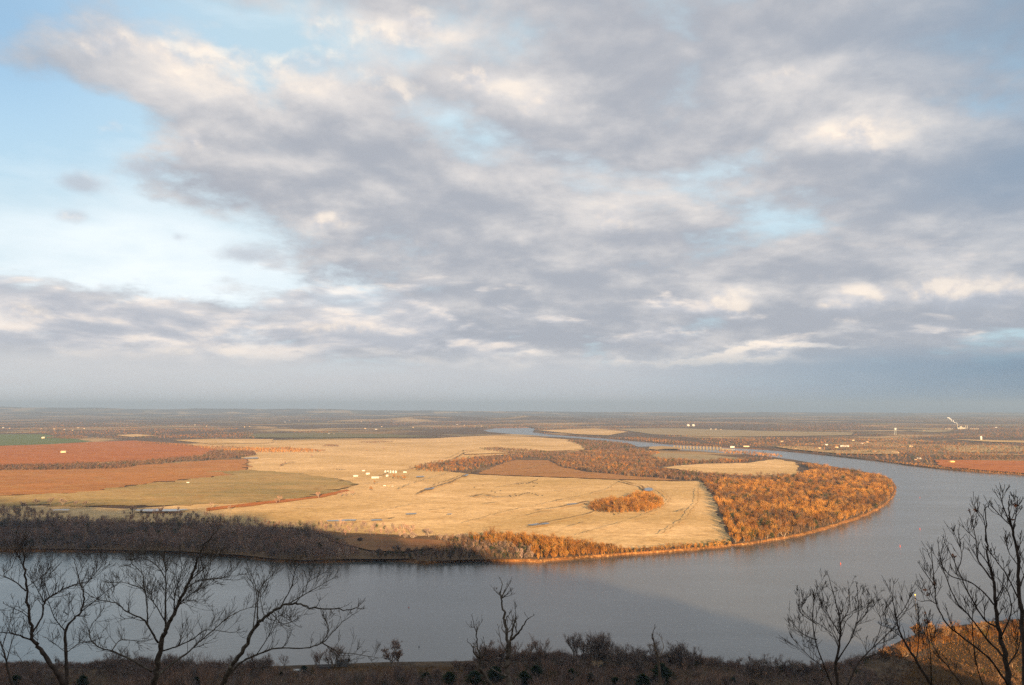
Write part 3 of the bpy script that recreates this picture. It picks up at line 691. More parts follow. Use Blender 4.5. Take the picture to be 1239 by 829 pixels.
cl = [(372,808,5,'beside the grey shed'),(346,811,3,'left of the white trailer'),(600,818,9,'left of the dead tree foot'),(575,821,8,'below the brown grass bank'),(648,817,9,'right of the dead tree foot'),(634,822,8,'at the dead tree foot'),
      (518,820,7,'below the lone shore tree'),(545,822,8,'under the brown shore brush'),(690,817,7,'left below the tan roofed house'),(712,820,6,'right below the tan roofed house'),(797,819,12,'below the tall forked shore tree'),(775,826,8,'left of the biggest cedar'),
      (742,826,6,'midway below the tan roofed house'),(882,823,5,'below the right shore trees'),(905,826,5,'rightmost below the shore trees'),(110,824,7,'between the two left foreground trunks'),(245,824,6,'under the big foreground limbs'),(30,824,7,'in the bottom left corner')]
for px, py, h, wh in cl:
    o = ced = cedar() if ced is None else copy_tree(ced)
    x, y = gp(px, py, 6); y -= 14; h *= 1.45; o.location = (x, y, float(terrain(x, y))); s = h/8.8
    o.scale = (s*random.uniform(1.5, 2.2), s*random.uniform(1.5, 2.2), s*0.9); o.rotation_euler = (0, 0, random.uniform(0, 6.28))
    tag(o, f'dark green cedar {wh}', 'cedar', 'cedars on the near shore')

# brush and tall grass on the near shore
def brush(n, poly, h, cols, nsl, wsl, crown=0.6):
    pp = [gp(x, y, 6) for x, y in poly]
    P = scatter(pp, n); H = (h*(0.5+RNG.random(len(P)))); z = terrain(P[:, 0], P[:, 1])
    return wood_arrays(P, H, H*crown, nsl, wsl, cols, 0.03, z, low=0.0)
wl = [brush(5.5, [(-40,812),(300,810),(400,814),(560,812),(640,806),(700,803),(800,803),(900,808),(985,813),(1040,806),(1100,829),(1100,860),(-40,860)], 4.2, SH+SR, 34, 0.16),
      brush(8, [(330,806),(560,803),(640,800),(720,797),(800,800),(900,806),(900,812),(700,806),(560,812),(400,814),(330,812)], 2.6, SR+BROWN, 30, 0.12)]
ex = np.concatenate([np.linspace(-60, 330, 260), np.linspace(575, 1075, 330)]); ey = np.interp(ex, [p[0] for p in shore_px], [p[1] for p in shore_px])
P = np.array([gp(a, b, 0) for a, b in zip(ex, ey)]); P = np.repeat(P, 4, 0); P = P + np.c_[RNG.normal(0, 2, len(P)), -RNG.uniform(2, 22, len(P))]
H = 3.2 + 2.2*np.sin(P[:,0]/21+np.sin(P[:,0]/8)) + RNG.gamma(2, 1.0, len(P))
wl.append(wood_arrays(P, H.clip(1.2, 11), H*0.5, 60, 0.13, SH+SR, 0.06, terrain(P[:,0], P[:,1]), low=0.02))
wood_obj('undergrowth', wl, 'dark leafless brush covering the near shore slope', 'brush')
def shore_wood(n, poly, h, hv, cols, nsl, wsl):
    P = scatter([gp(x, y, 6) for x, y in poly], n); q = np.sin(P[:,0]/19+np.sin(P[:,1]/13)) + np.sin(P[:,0]/47+P[:,1]/29)
    P = P[(q + RNG.normal(0, .6, len(P))) > -0.9]; H = ((h + hv*RNG.normal(0, 1, len(P)))*(1 + 0.28*np.sin(P[:,0]/27))).clip(h*.3, h*1.8)
    return wood_arrays(P, H, H*0.33, nsl, wsl, cols, 0.05, terrain(P[:, 0], P[:, 1]))
wl = [shore_wood(7.5, [(-60,808),(60,809),(130,806),(200,806),(310,808),(345,812),(400,818),(520,820),(600,812),(600,850),(-60,850)], 10.5, 2.6, SH+SR, 80, 0.15),
      shore_wood(7.0, [(575,809),(620,801.5),(680,801),(735,799.5),(760,799),(800,801),(860,805.5),(920,811),(980,815),(1035,808),(1060,815),(1075,850),(590,850)], 8.5, 2.6, SH+SR, 74, 0.15),
      shore_wood(6.5, [(738,799),(760,797.5),(800,799.5),(835,802),(835,806),(740,804)], 13, 2.5, SH+SR, 90, 0.15)]
wood_obj('shore_wood', wl, 'dark purplish bare trees and scrub massed on the near shore')
wl = [brush(6, [(1062,794),(1092,778),(1114,768),(1150,760.5),(1239,749.5),(1320,743),(1320,764),(1200,772),(1130,779),(1090,796)], 6.5, [(r*.46,g*.42,b*.36) for r,g,b in RUST], 60, 0.14),
      brush(3.2, [(1090,800),(1120,779),(1170,771),(1300,764),(1300,860),(1040,860),(1050,829)], 1.0, [(0.12,0.055,0.014),(0.085,0.040,0.012),(0.15,0.076,0.024)], 22, 0.10),
      brush(9, [(1050,815),(1085,800),(1110,800),(1150,812),(1239,805),(1300,800),(1300,860),(1040,860)], 5.5, BROWN, 46, 0.16)]
wood_obj('russet_brush', wl, 'sunlit russet brush and tall grass on the golden bank at right', 'brush')
wl = [brush(3.0, [(395,805.5),(440,803),(560,802.5),(640,801),(640,806),(560,810),(430,811),(330,815),(310,812)], 0.9, [(0.26,0.14,0.055),(0.3,0.18,0.07),(0.2,0.1,0.05)], 12, 0.12)]
wood_obj('tall_grass', wl, 'dry orange tall grass round the lone shore tree', 'grass')

# ------------------------------------------------------------------ foreground trees, limbs laid out where they grow
def zc(pts, x0, y0, s): return [(x0 + x/s, y0 + y/s) for x, y in pts]
def smooth(pts, n=4):
    P = [np.array(p) for p in pts]; P = [2*P[0]-P[1]] + P + [2*P[-1]-P[-2]]; out = []
    for i in range(1, len(P)-2):
        for k in range(n):
            t = k/n; a, b, c, d = P[i-1], P[i], P[i+1], P[i+2]
            out.append(0.5*((2*b)+(-a+c)*t+(2*a-5*b+4*c-d)*t*t+(-a+3*b-3*c+d)*t**3))
    out.append(P[-2]); return out
def fg_tree(name, label, depth, trunk, limbs, r0, twig_len, ntw, bark, seed, up=0.35, leaves=0, group=None, fine=1.0, sublev=1, cat='tree'):
    rnd = random.Random(seed)
    def rv(s): return Vector((rnd.gauss(0, s), rnd.gauss(0, s), rnd.gauss(0, s)))
    base = at(*trunk[0], depth)
    tz = float(terrain(base.x, base.y))
    root = empty(name, (base.x, base.y, tz)); off = Vector((base.x, base.y, tz))
    tips = []; tw = MB()
    mpp = depth/F
    def twig(p, d, L, r, lev):
        k = 4; pts = [p.copy()]; q = p.copy(); dd = d.copy()
        for i in range(k):
            dd = (dd + rv(0.10) + Vector((0, 0, up*0.34))).normalized(); q = q + dd*(L/k); pts.append(q.copy())
        tw.tube([x-off for x in pts], [max(r*(1-0.72*i/k), 0.0052*fine) for i in range(k+1)], 4 if r > 0.012 else 3, False)
        if lev > 0:
            for b in range(rnd.randint(2, 3) + (lev == 1)):
                t = rnd.uniform(0.25, 0.95); i = min(int(t*k), k-1); pb = pts[i].lerp(pts[i+1], t*k-i)
                sd = (dd.cross(rv(1))).normalized()
                twig(pb, (dd*0.85 + sd*0.62).normalized(), L*rnd.uniform(0.25, 0.6), r*0.65, lev-1)
        else: tips.append(pts[-1].copy())
    def limb(pts2, ra, rb, d0, d1, nm, nt):
        S = smooth(pts2, 5); n = len(S); P = []
        for i, (x, y) in enumerate(S):
            t = i/(n-1); P.append(at(x, y, d0 + (d1-d0)*t**0.8))
        P = [p + (rv(ra*0.22) if 0 < i < n-1 else Vector()) for i, p in enumerate(P)]
        b = MB(); rad = [(ra + (rb-ra)*(i/(n-1))**0.75)*(1+0.1*math.sin(i*2.3+seed)) for i in range(n)]
        if nm == 'trunk':
            foot = Vector((P[0].x, P[0].y, tz-0.5)); P = [foot, foot.lerp(P[0], 0.55)] + P; rad = [ra*1.3, ra*1.12] + rad
        b.tube([p-off for p in P], rad, 8 if ra > 0.06 else 6)
        b.build(nm, bark, root, True)
        for _ in range(nt):
            t = rnd.uniform(0.18 if nm == 'limb' else 0.35, 1.0); i = min(int(t*(len(P)-1)), len(P)-2); u = t*(len(P)-1)-i
            p = P[i].lerp(P[i+1], u); d = (P[i+1]-P[i]).normalized(); sd = d.cross(rv(1)).normalized()
            nd = (d*0.6 + sd*0.8 + Vector((0,0,up))).normalized()
            rl = rad[i]
            twig(p, nd, twig_len*rnd.uniform(0.45, 1.15)*(1.1-0.5*t), min(rl*0.55, 0.013*fine), sublev)
        twig(P[-1], (P[-1]-P[-2]).normalized(), twig_len*0.25, rb, 1)
    limb(trunk, r0*(0.66 if name != 'dead_tree' else 1.0), max(r0*0.10, 0.007), depth, depth + rnd.uniform(-1, 1)*depth*0.04, 'trunk', ntw)
    ntw = max(1, int(ntw*(1.35 if depth < 40 else 0.9))); r0 *= 0.54 if name != 'dead_tree' else 0.95
    for L in limbs:
        pts, k = L[0], L[1]*0.92
        limb(pts, r0*k, max(r0*k*0.14, 0.007*fine), depth, depth + rnd.uniform(-1, 1)*depth*0.09, 'limb', max(2, int(ntw*(L[2] if len(L) > 2 else 1))))
    tw.build('crown', bark, root)
    for _ in range(leaves):
        p = rnd.choice(tips) - off; b = MB()
        for _ in range(4):
            q = p + rv(0.015); a, c = rv(0.028), rv(0.03)
            b.add([q, q+a, q+a+c+rv(.012), q+c], [(0,1,2,3)])
        b.build('dead_leaf', M_leaf, root)
    return tag(root, label, cat, group)
M_leaf = plain_mat('dead_leaf', (0.26,0.085,0.03), 0.8, 0.3, 8)
M_fbark = plain_mat('dark_bark', (0.072,0.055,0.045), 0.95, 0.5, 5, 0.05)
def lichen():
    m, nt, b = new_mat('lichen_bark')
    f = noise(nt, mapping(nt), 6, 7, 0.7)
    nt.links.new(ramp(nt, f, [(0.35, (0.05,0.038,0.031)), (0.56, (0.10,0.08,0.062)), (0.68, (0.28,0.26,0.21))]), b.inputs['Base Color'])
    return m
M_lichen = lichen()
Z5 = lambda *p: zc(p, 0, 640, 3.997)
Z6 = lambda *p: zc(p, 310, 640, 3.997)
Z8 = lambda *p: zc(p, 930, 560, 3.081)
ZR = lambda *p: zc(p, 1040, 580, 3.33)
ZD = lambda *p: zc(p, 540, 690, 5.965)
fg_tree('foreground_tree', 'dark bare tree at the left edge with one tall bare leader', 26,
  Z5((310,760),(265,680),(215,610),(165,545),(152,470),(135,350),(122,220),(115,130),(108,60)),
  [(Z5((165,545),(80,510),(0,500),(-60,500)), .5), (Z5((158,500),(200,430),(215,360),(240,330),(310,290),(360,270),(430,250),(512,190)), .5, 1.5), (Z5((124,300),(80,260),(20,225),(55,190),(72,148)), .35, .7),
   (Z5((142,430),(100,400),(45,375)), .2, .4), (Z5((215,360),(180,290),(150,250)), .25, .8), (Z5((118,200),(90,130),(60,90)), .22, .6), (Z5((240,330),(215,250),(230,190)), .22, .9), (Z5((130,280),(190,240),(235,200)), .22, .8)],
  0.135, 0.80, 15, M_fbark, 1)
fg_tree('foreground_tree', 'slender dark bare tree second from left rising straight then forking', 29,
  Z5((322,760),(320,600),(315,500),(350,440),(390,400),(405,320),(388,270),(372,200),(352,140)),
  [(Z5((315,495),(270,440),(240,370),(215,300)), .45), (Z5((390,400),(470,340),(530,290),(572,268)), .42, 1), (Z5((395,290),(440,240),(500,170)), .3, 1.2), (Z5((320,600),(390,550),(440,545)), .35, 1), (Z5((300,470),(330,420),(335,330)), .25, .8), (Z5((320,600),(270,560),(235,540)), .22, .7), (Z5((378,230),(410,170),(440,130)), .25, .9)],
  0.10, 0.78, 13, M_fbark, 2)
fg_tree('foreground_tree', 'largest lichen spotted bare tree of the left foreground with wide limbs', 27,
  Z5((745,760),(757,690),(775,560),(800,490),(830,430),(880,330),(930,220),(960,140),(985,80),(1040,20)),
  [(Z5((765,550),(715,470),(690,435),(620,405),(570,365),(520,350),(460,335),(405,300)), .42, 1), (Z5((735,690),(620,625),(540,590),(480,575),(440,535),(435,480),(470,430),(505,375)), .45, 1.1), (Z5((802,485),(800,350),(802,220),(790,140),(762,100)), .48, 1.2),
   (Z5((715,470),(710,380),(700,300),(665,280),(600,260),(550,260)), .33, 1.2), (Z5((900,290),(960,250),(1040,240),(1100,230),(1142,190)), .3, 1.6), (Z5((765,705),(850,640),(920,590),(960,550),(1030,490),(1100,430),(1180,390),(1250,378)), .5, 1.2),
   (Z5((785,590),(850,570),(920,540),(1000,490),(1110,500),(1162,500)), .33, 1), (Z5((810,470),(760,380),(730,330),(745,260)), .28, 1.2), (Z5((700,300),(690,220),(640,170),(632,140)), .25, 1), (Z5((860,370),(910,350),(990,340)), .25, 1.3),
   (Z5((840,410),(850,300),(880,200),(870,140)), .3, 1.5), (Z5((910,260),(1000,180),(1060,120)), .28, 1.5), (Z5((800,240),(760,180),(690,140),(640,150)), .24, 1.2), (Z5((540,590),(580,540),(640,540),(700,545)), .25, .9), (Z5((850,380),(930,310),(1010,270)), .25, 1.4)],
  0.165, 0.95, 15, M_lichen, 3)
fg_tree('foreground_tree', 'leaning lichen spotted bare tree whose long limbs reach right over the water', 25,
  Z5((1075,760),(1120,660),(1180,580),(1239,470)) + Z6((35,400),(75,350),(110,250),(165,200))[0:0] + Z6((20,445),(80,400),(130,370),(200,365),(280,380),(400,390),(500,385)),
  [(Z5((1085,735),(1160,650),(1239,610)) + Z6((100,577),(240,575),(320,550),(370,500),(430,440),(492,400)), .62, 1), (Z6((320,552),(400,595),(480,605),(592,625)), .32, .9), (Z6((345,572),(420,640),(472,672)), .25, .5),
   (Z6((120,375),(170,280),(190,200),(217,155)), .35, .8), (Z6((150,365),(230,320),(300,280),(370,240)), .32, .9), (Z6((240,315),(250,260),(340,205)), .22, .8), (Z6((5,455),(15,300),(80,220),(132,168)), .35, 1), (Z6((-15,480),(0,300),(-40,180)), .3, 1),
   (Z6((0,610),(60,520),(110,420),(200,470)), .25, 1.3), (Z6((70,405),(130,460),(190,440)), .22, 1.2), (Z6((40,430),(20,330),(40,250)), .22, .9), (Z6((320,552),(350,490),(340,440)), .18, .7)],
  0.125, 0.75, 12, M_lichen, 4)
fg_tree('foreground_tree', 'small dark bare tree cut by the bottom left corner', 31,
  Z5((62,760),(30,640),(5,560),(-30,480)), [(Z5((32,640),(60,540),(92,470)), .5, 1), (Z5((10,575),(40,480),(60,420)), .4, 1), (Z5((150,720),(110,650),(75,590)), .4, .6)], 0.085, 0.7, 7, M_fbark, 5)
fg_tree('dead_tree', 'pale dead snag with forked top standing over the middle of the near shore', 62,
  ZD((455,840),(445,750),(440,660),(440,560),(432,450),(420,340),(405,240),(395,170),(394,75)),
  [(ZD((402,190),(375,170),(353,148)), .3, .2), (ZD((400,195),(420,150),(434,118)), .3, .3), (ZD((402,200),(430,180),(465,143)), .3, .2), (ZD((446,640),(465,500),(480,420),(500,350),(499,262)), .55, .5), (ZD((470,500),(530,440),(580,360),(622,333)), .45, .4),
   (ZD((436,450),(465,435),(480,400),(472,320)), .3, .4), (ZD((434,460),(405,430),(400,385)), .3, .3), (ZD((425,380),(440,330),(470,370)), .2, .2), (ZD((505,450),(503,420),(505,390)), .2, .2), (ZD((440,580),(400,530),(375,410)), .25, .5), (ZD((442,690),(480,665),(510,668)), .25, .3)],
  0.25, 1.1, 5, M_dead, 6, up=0.5, fine=2.2, sublev=1)
fg_tree('dead_tree', 'crooked dead tree with hooked side limb left of the pale snag', 58,
  ZD((320,840),(275,760),(240,705),(250,640),(230,560),(212,450),(189,345)),
  [(ZD((215,470),(222,430),(232,392)), .35, .2), (ZD((248,640),(200,600),(188,550),(153,515)), .5, .4), (ZD((250,635),(282,590),(270,500)), .45, .4), (ZD((440,765),(380,740),(330,710),(262,665)), .5, .1), (ZD((190,550),(210,552),(222,545)), .25, .1), (ZD((203,410),(186,412),(178,405)), .2, .1)],
  0.17, 0.9, 4, M_dead, 7, up=0.5, fine=2.0, sublev=1)
fg_tree('dead_tree', 'small dead forked stub above the dark brush right of the house', 90,
  [(800,845),(797,805),(793,783),(790,770),(792,758)], [([(797,795),(803,783),(799,770)], .5, .2), ([(793,783),(788,780),(784,781)], .4, .1)], 0.2, 1.0, 3, M_bark, 8, up=0.5, fine=2.5, sublev=1)
fg_tree('foreground_tree', 'tall dark bare tree at the right edge with upright budded shoots', 17,
  ZR((668,840),(657,600),(645,450),(635,300),(612,190),(602,140),(603,85)),
  [(ZR((611,190),(583,120),(568,72)), .4, .6), (ZR((618,205),(630,145),(637,92)), .4, .6), (ZR((612,190),(570,150),(533,108)), .28, .5), (ZR((648,500),(600,400),(560,340),(530,300)), .35, .9), (ZR((640,350),(600,290),(590,240)), .25, .6), (ZR((648,430),(680,330),(690,250)), .4, .8), (ZR((655,620),(700,560),(720,480)), .4, .8)],
  0.085, 0.45, 8, M_fbark, 9, up=0.6, leaves=2)
fg_tree('foreground_tree', 'spreading dark bare tree at lower right holding a few dead leaves', 18,
  ZR((605,840),(585,700),(560,600),(547,500),(540,400),(520,330),(511,220),(508,130)),
  [(ZR((541,410),(480,330),(470,250),(450,150)), .45, .7), (ZR((471,245),(450,225),(428,203)), .25, .5), (ZR((515,260),(500,160),(478,130)), .25, .4), (ZR((560,600),(500,560),(440,460),(400,370),(345,258)), .5, .9), (ZR((546,510),(500,455),(440,412),(370,390),(330,340),(318,268)), .4, .8), (ZR((397,365),(412,300),(385,225)), .25, .6),
   (ZR((585,720),(510,640),(450,560),(390,490),(345,385),(322,320)), .5, 1), (ZR((600,830),(520,720),(420,640),(350,580),(310,500),(300,430),(250,355)), .55, 1), (ZR((302,440),(298,380),(290,300)), .3, .5), (ZR((312,505),(285,490),(250,492)), .22, .5), (ZR((590,760),(640,680),(655,560)), .4, 1.2), (ZR((570,640),(610,540),(600,460),(560,400)), .35, 1.2)],
  0.095, 0.62, 8, M_fbark, 10, up=0.55, leaves=7)
fg_tree('foreground_tree', 'thin dark sapling leaning left before the golden bank', 20,
  ZR((300,840),(220,720),(165,620),(140,530),(123,428)), [(ZR((150,560),(180,520),(202,480)), .4, .7), (ZR((230,730),(240,620),(238,530)), .45, 1), (ZR((290,830),(285,700),(265,570)), .45, 1), (ZR((420,840),(360,760),(300,680),(280,600)), .5, 1.2), (ZR((500,840),(470,740),(455,600),(460,510)), .5, 1.2), (ZR((175,640),(120,600),(90,590)), .3, .8)],
  0.06, 0.65, 8, M_fbark, 11, up=0.6, leaves=3)
fg_tree('foreground_tree', 'fine twigged round bare tree left of the golden bank', 44,
  Z8((262,850),(250,760),(262,680),(268,600),(250,520),(228,440)),
  [(Z8((240,840),(200,740),(170,640),(165,540),(180,470)), .6, 1.2), (Z8((255,740),(310,650),(335,560),(330,475)), .55, 1.2), (Z8((290,840),(340,740),(400,680),(460,620),(525,530)), .55, 1.3), (Z8((180,660),(130,640),(90,600)), .4, 1), (Z8((175,600),(120,560),(112,530)), .35, 1), (Z8((265,640),(220,560),(200,490)), .35, 1.2),
   (Z8((330,600),(370,550),(368,490)), .35, 1), (Z8((390,690),(420,600),(400,540)), .35, 1.2), (Z8((350,730),(430,710),(480,740)), .35, 1), (Z8((268,600),(300,540),(300,470)), .35, 1.2), (Z8((215,770),(150,720),(95,660)), .4, 1.1), (Z8((262,700),(240,640),(140,570)), .3, 1)],
  0.15, 1.5, 11, M_fbark, 12, up=0.40, fine=1.7, sublev=2)

# ------------------------------------------------------------------ buildings
def gable(root, w, d, h, rh, wall, roof, windows=0, door=True, over=0.4, name='wall'):
    b = MB(); x, y = w/2, d/2
    b.add([(-x,-y,0),(x,-y,0),(x,y,0),(-x,y,0),(-x,-y,h),(x,-y,h),(x,y,h),(-x,y,h),(-x,0,h+rh),(x,0,h+rh)],
          [(0,1,5,4),(2,3,7,6),(1,2,6,9,5),(3,0,4,8,7)])
    b.build('wall', wall, root)
    r = MB(); t = 0.25; e = rh*over/y
    for s in (-1, 1):
        r.add([(-x-over, s*(y+over), h-e+0.03), (x+over, s*(y+over), h-e+0.03), (x+over, 0, h+rh+0.03), (-x-over, 0, h+rh+0.03),
               (-x-over, s*(y+over), h-e+t), (x+over, s*(y+over), h-e+t), (x+over, 0, h+rh+t), (-x-over, 0, h+rh+t)],
              [(0,1,2,3),(4,5,6,7),(0,1,5,4),(1,2,6,5),(2,3,7,6),(3,0,4,7)])
    r.build('roof', roof, root)
    for i in range(windows):
        cx = -x + w*(i+0.5)/windows; m = MB(); m.box(cx-0.6, cx+0.6, -y-0.06, -y+0.02, h*0.4, h*0.78); m.build('window', M_glass, root)
    if door:
        m = MB(); q = min(w*0.18, 2.0); m.box(-q/2+w*0.25, q/2+w*0.25, -y-0.08, -y+0.02, 0.05, h*0.8); m.build('door', M_greyw, root)
def building(name, px, py, w, d, h, rh, wall, roof, label, cat, rz=0.0, windows=3, z=None, group=None, door=True):
    x, y = gp(px, py, GZ if z is None else z); zz = GZ+1.0 if z is None else float(terrain(x, y))-0.3
    k = 0.78 if group == G else 1.0
    o = empty(name, (x, y, zz), rz); gable(o, w*k, d*k, h*k*0.95, rh*k, wall, roof, windows, door)
    return tag(o, label, cat, group)
G = 'farm buildings'
building('barn', 430.5, 577, 20, 10, 4, 2.5, M_white, M_roofg, 'long white shed at the left end of the farm', 'shed', 0.1, 3, group=G)
building('barn', 440, 570.5, 12, 8, 4, 2.2, M_white, M_roofg, 'small white shed behind the others at the back of the farm', 'shed', -.1, 2, group=G)
building('farmhouse', 445, 574.5, 16, 11, 4, 4, M_white, M_roofg, 'white house in the middle of the farm cluster', 'house', 0.15, 4, group=G)
building('barn', 454, 579, 32, 12, 4.5, 3, M_white, M_white, 'longest white barn at the front of the farm', 'barn', 0.12, 5, group=G)
building('barn', 468.5, 577, 10, 8, 5, 3, M_white, M_white, 'small square white shed right of the longest barn', 'shed', 0, 1, group=G)
building('barn', 490, 572.3, 16, 9, 4, 2.5, M_white, M_white, 'white shed right of the grain bins', 'shed', 0.05, 2, group=G)
building('barn', 460, 577.5, 18, 6, 2.5, 1.2, M_conc, M_roofd, 'low dark roofed shed between the longest barn and the grain bins', 'shed', 0.05, 2, group=G)
def grain_bin():
    o = empty('grain_bin'); b = MB()
    b.lathe([(3.6,0),(3.6,7.6)], 18); b.build('wall', M_steel, o, False)
    b = MB(); b.lathe([(3.8,7.55),(3.8,7.7),(0.6,9.6),(0.6,10.0),(0.1,10.1)], 18); b.build('roof', M_steel, o, False)
    b = MB()
    for k in range(6):
        b.box(-4.0,-3.75,-0.4,0.4,0.2+k*1.2,0.4+k*1.2)
    b.build('ladder', M_green, o)
    b = MB(); b.box(-0.7,0.7,-3.75,-3.5,0.1,2.2); b.build('door', M_green, o)
    return o
gb = None
for i, px in enumerate((466.2,469.4,472.6,475.8,479)):
    o = grain_bin() if gb is None else copy_tree(gb); gb = gb or o
    x, y = gp(px, 572.4 + 0.05*i); o.location = (x, y, GZ+0.8); o.rotation_euler = (0, 0, 0.3*i)
    tag(o, ['leftmost grain bin of the row','second grain bin from the left of the row','middle grain bin of the row of five','fourth grain bin from the left of the row','rightmost grain bin beside the white shed'][i] + ' behind the farm', 'grain bin', 'grain bins of the farm')
def trailer(px, py, label, mat, L=9, kind='trailer'):
    x, y = gp(px, py); o = empty(kind, (x, y, GZ+1)); b = MB(); b.box(-L/2,L/2,-1.2,1.2,1.0,3.4); b.build('body', mat, o)
    if kind == 'truck':
        b = MB(); b.box(L/2,L/2+2.2,-1.15,1.15,0.8,2.8); b.build('cab', mat, o)
    for sx in (-L*0.3, L*0.3):
        for sy in (-1.1, 1.1):
            b = MB(); b.tube([(sx, sy-0.15, 0.5), (sx, sy+0.15, 0.5)], [0.5, 0.5], 10); b.build('wheel', M_black, o)
    return tag(o, label, kind)
trailer(465, 588.8, 'white truck parked on the meadow below the farm', M_white, 6, 'truck')
trailer(470.5, 589.3, 'brown farm trailer beside the white truck', M_tanroof, 8)
trailer(475, 589.6, 'grey farm trailer right of the brown one', M_conc, 7)
trailer(227.5, 585, 'white stock trailer alone on the green pasture', M_white, 9)
building('barn', 77, 548, 26, 14, 6, 4, M_cream, M_cream, 'pale barn alone in the middle of the red field', 'barn', 0.1, 2)
building('barn', 52.5, 530.5, 22, 14, 7, 5, M_cream, M_white, 'pale barn at the corner of the green field', 'barn', 0.1, 2)

# near-shore buildings
building('boathouse', 415, 803.5, 10.5, 7, 3.6, 2.8, M_greyw, M_roofd, 'grey gabled shed at the near water edge behind the branches', 'shed', 0.15, 2, 6)
building('cabin', 392, 806.8, 12, 6, 2.4, 1.3, M_greyw, M_roofd, 'low dark roofed cabin left of the grey gabled shed', 'cabin', 0.1, 3, 6)
building('mobile_home', 361, 812, 9, 3.6, 2.3, 0.6, M_white, M_roofg, 'white mobile home on the near shore under the branches', 'mobile home', 0.1, 3, 6)
building('shore_house', 722, 803.5, 10, 7, 2.6, 2.2, M_cream, M_tanroof, 'tan roofed house half hidden among near shore trees', 'house', 0.2, 3, 6)

# village houses across the river and further farms
vil = [(1022,541,44,14,6,3,'white','long white hall'),(1012,542,18,11,4,3,'cream','cream house left of the long white hall'),(991,543,16,10,4,3,'cream','cream house at the left end of the gravel yard'),(1049,535.5,18,11,4,3,'cream','cream house behind the long white hall'),
  (1043,537.5,14,10,4,3,'white','small white house just right behind the long white hall'),(1058,547.5,24,12,4,3,'cream','wide cream house at the river bank'),(1083,548.5,34,12,4,3,'cream','long cream shed right of the wide cream house'),(1102,541,20,12,5,3,'cream','cream house among dark evergreens'),
  (1112,556,16,10,4,2.5,'white','white house by the water left of the brown field'),(1108,557,10,8,3,2,'cream','small cream hut beside the white waterside house'),(1151.5,560,20,12,5,3,'yellow','yellow house in the brown field'),(963,544,13,9,4,2.5,'cream','tiny cream house on the bank at the left of the village'),
  (946,535,20,11,4,3,'cream','cream house left above the village'),(1032,533.5,18,10,4,3,'cream','cream house in the trees above the village'),(1000,539,16,9,4,3,'white','white house between yard and trees'),(903,541,30,12,5,3,'cream','pale lock building right of the dam'),(886,541.8,22,10,6,2,'white','pale control house at the end of the dam')]
mats = {'white': (M_white, M_white), 'cream': (M_cream, M_tanroof), 'yellow': (plain_mat('yellow_siding', (0.6,0.42,0.12), 0.7), M_tanroof)}
for px, py, w, d, h, rh, m, lab in vil:
    building('house', px, py, w*1.15, d, h*1.2, rh, *mats[m], lab + (' in the village across the river' if len(lab.split()) < 9 else ''), 'house', random.uniform(-.3, .3), 0, group='village houses across the river', door=False)
farv = [(4,518,60),(12,518.5,40),(50,519,40),(66,519.5,60),(78,520,50),(95,518,70),(102,519,40),(88,521,30),(236,514.5,50),(250,516,30),(296,517,40),(302,516.2,30),(398,525.6,44),(404,525.8,36),(362,509.5,36),(382,506,36),(437,510.5,40),(482,510.3,40),(442,519,50),(455,520,50),(500,517.5,40),(462,516.5,36),(562,515,44),(575,515.6,40),(345,511,40),(350,509,30),(583,516,34),(553,514,36),(1118,521.4,60),(1205,517.5,70),(860,519.5,40),(866,519.8,50),(872,520.2,40)]
fx = sorted(farv)
for i, (px, py, w) in enumerate(fx):
    side = 'left of the far hay meadow' if px < 320 else 'beyond the far hay meadow' if px < 600 else 'on the far plain at right'
    k = [q for q in fx if (q[0] < 320) == (px < 320) and (q[0] < 600) == (px < 600)].index((px, py, w))
    building('farmstead', px, py, w*0.42, 10, 4, 3, M_cream if i % 4 else M_white, M_tanroof if i % 4 else M_roofg, f'{ordinal(k)} pale farm building from the left, far off {side}', 'farm building', random.uniform(-.2, .2), 0, group='far off farm buildings', door=False)

# white storage domes
for i, px in enumerate((832.6, 838.8)):
    x, y = gp(px, 515.6); o = empty('storage_dome', (x, y, GZ)); b = MB(); b.lathe([(20,0),(20,12)], 20); b.build('wall', M_white, o)
    b = MB(); b.lathe([(20.5,12)] + [(20.5*math.cos(a), 12+15*math.sin(a)) for a in (0.3,0.6,0.9,1.2,1.45)], 20); b.build('roof', M_white, o)
    tag(o, ('left' if i == 0 else 'right') + ' one of the two white storage domes on the far plain', 'storage dome', 'storage domes on the far plain')

# the dam: piers, gates and a bridge deck between
xa, ya = gp(816, 541.6); xb, yb = gp(872, 543.2)
ang = math.atan2(yb-ya, xb-xa); Ld = math.hypot(xb-xa, yb-ya)
M_damg = plain_mat('dark_gate_steel', (0.11,0.11,0.11), 0.6, 0.2)
M_conc2 = plain_mat('weathered_concrete', (0.17,0.13,0.085), 0.9, 0.2)
dam = empty('river_dam', (xa, ya, 0), ang)
tag(dam, 'long concrete dam with a row of piers across the upper river', 'dam')
for i in range(15):
    u = Ld*i/14; b = MB(); b.box(u-2.6, u+2.6, -9, 9, -1, 15); b.box(u-3.4, u+3.4, -4, 4, 15.003, 18.5); b.build('pier', M_conc2, dam)
    if i < 14:
        b = MB(); b.box(u+2.21, u+Ld/14-2.21, -1, 1, -1, 5.0); b.build('gate', M_damg, dam)
b = MB(); b.box(-6, Ld+6, -1.6, 1.6, 16.5, 17.1); b.build('deck', M_conc2, dam)
b = MB(); b.box(Ld+7, Ld+60, -8, -4, -1, 7.5); b.box(Ld+7, Ld+60, 10, 14, -1, 7.5); b.build('lock_wall', M_conc2, dam)

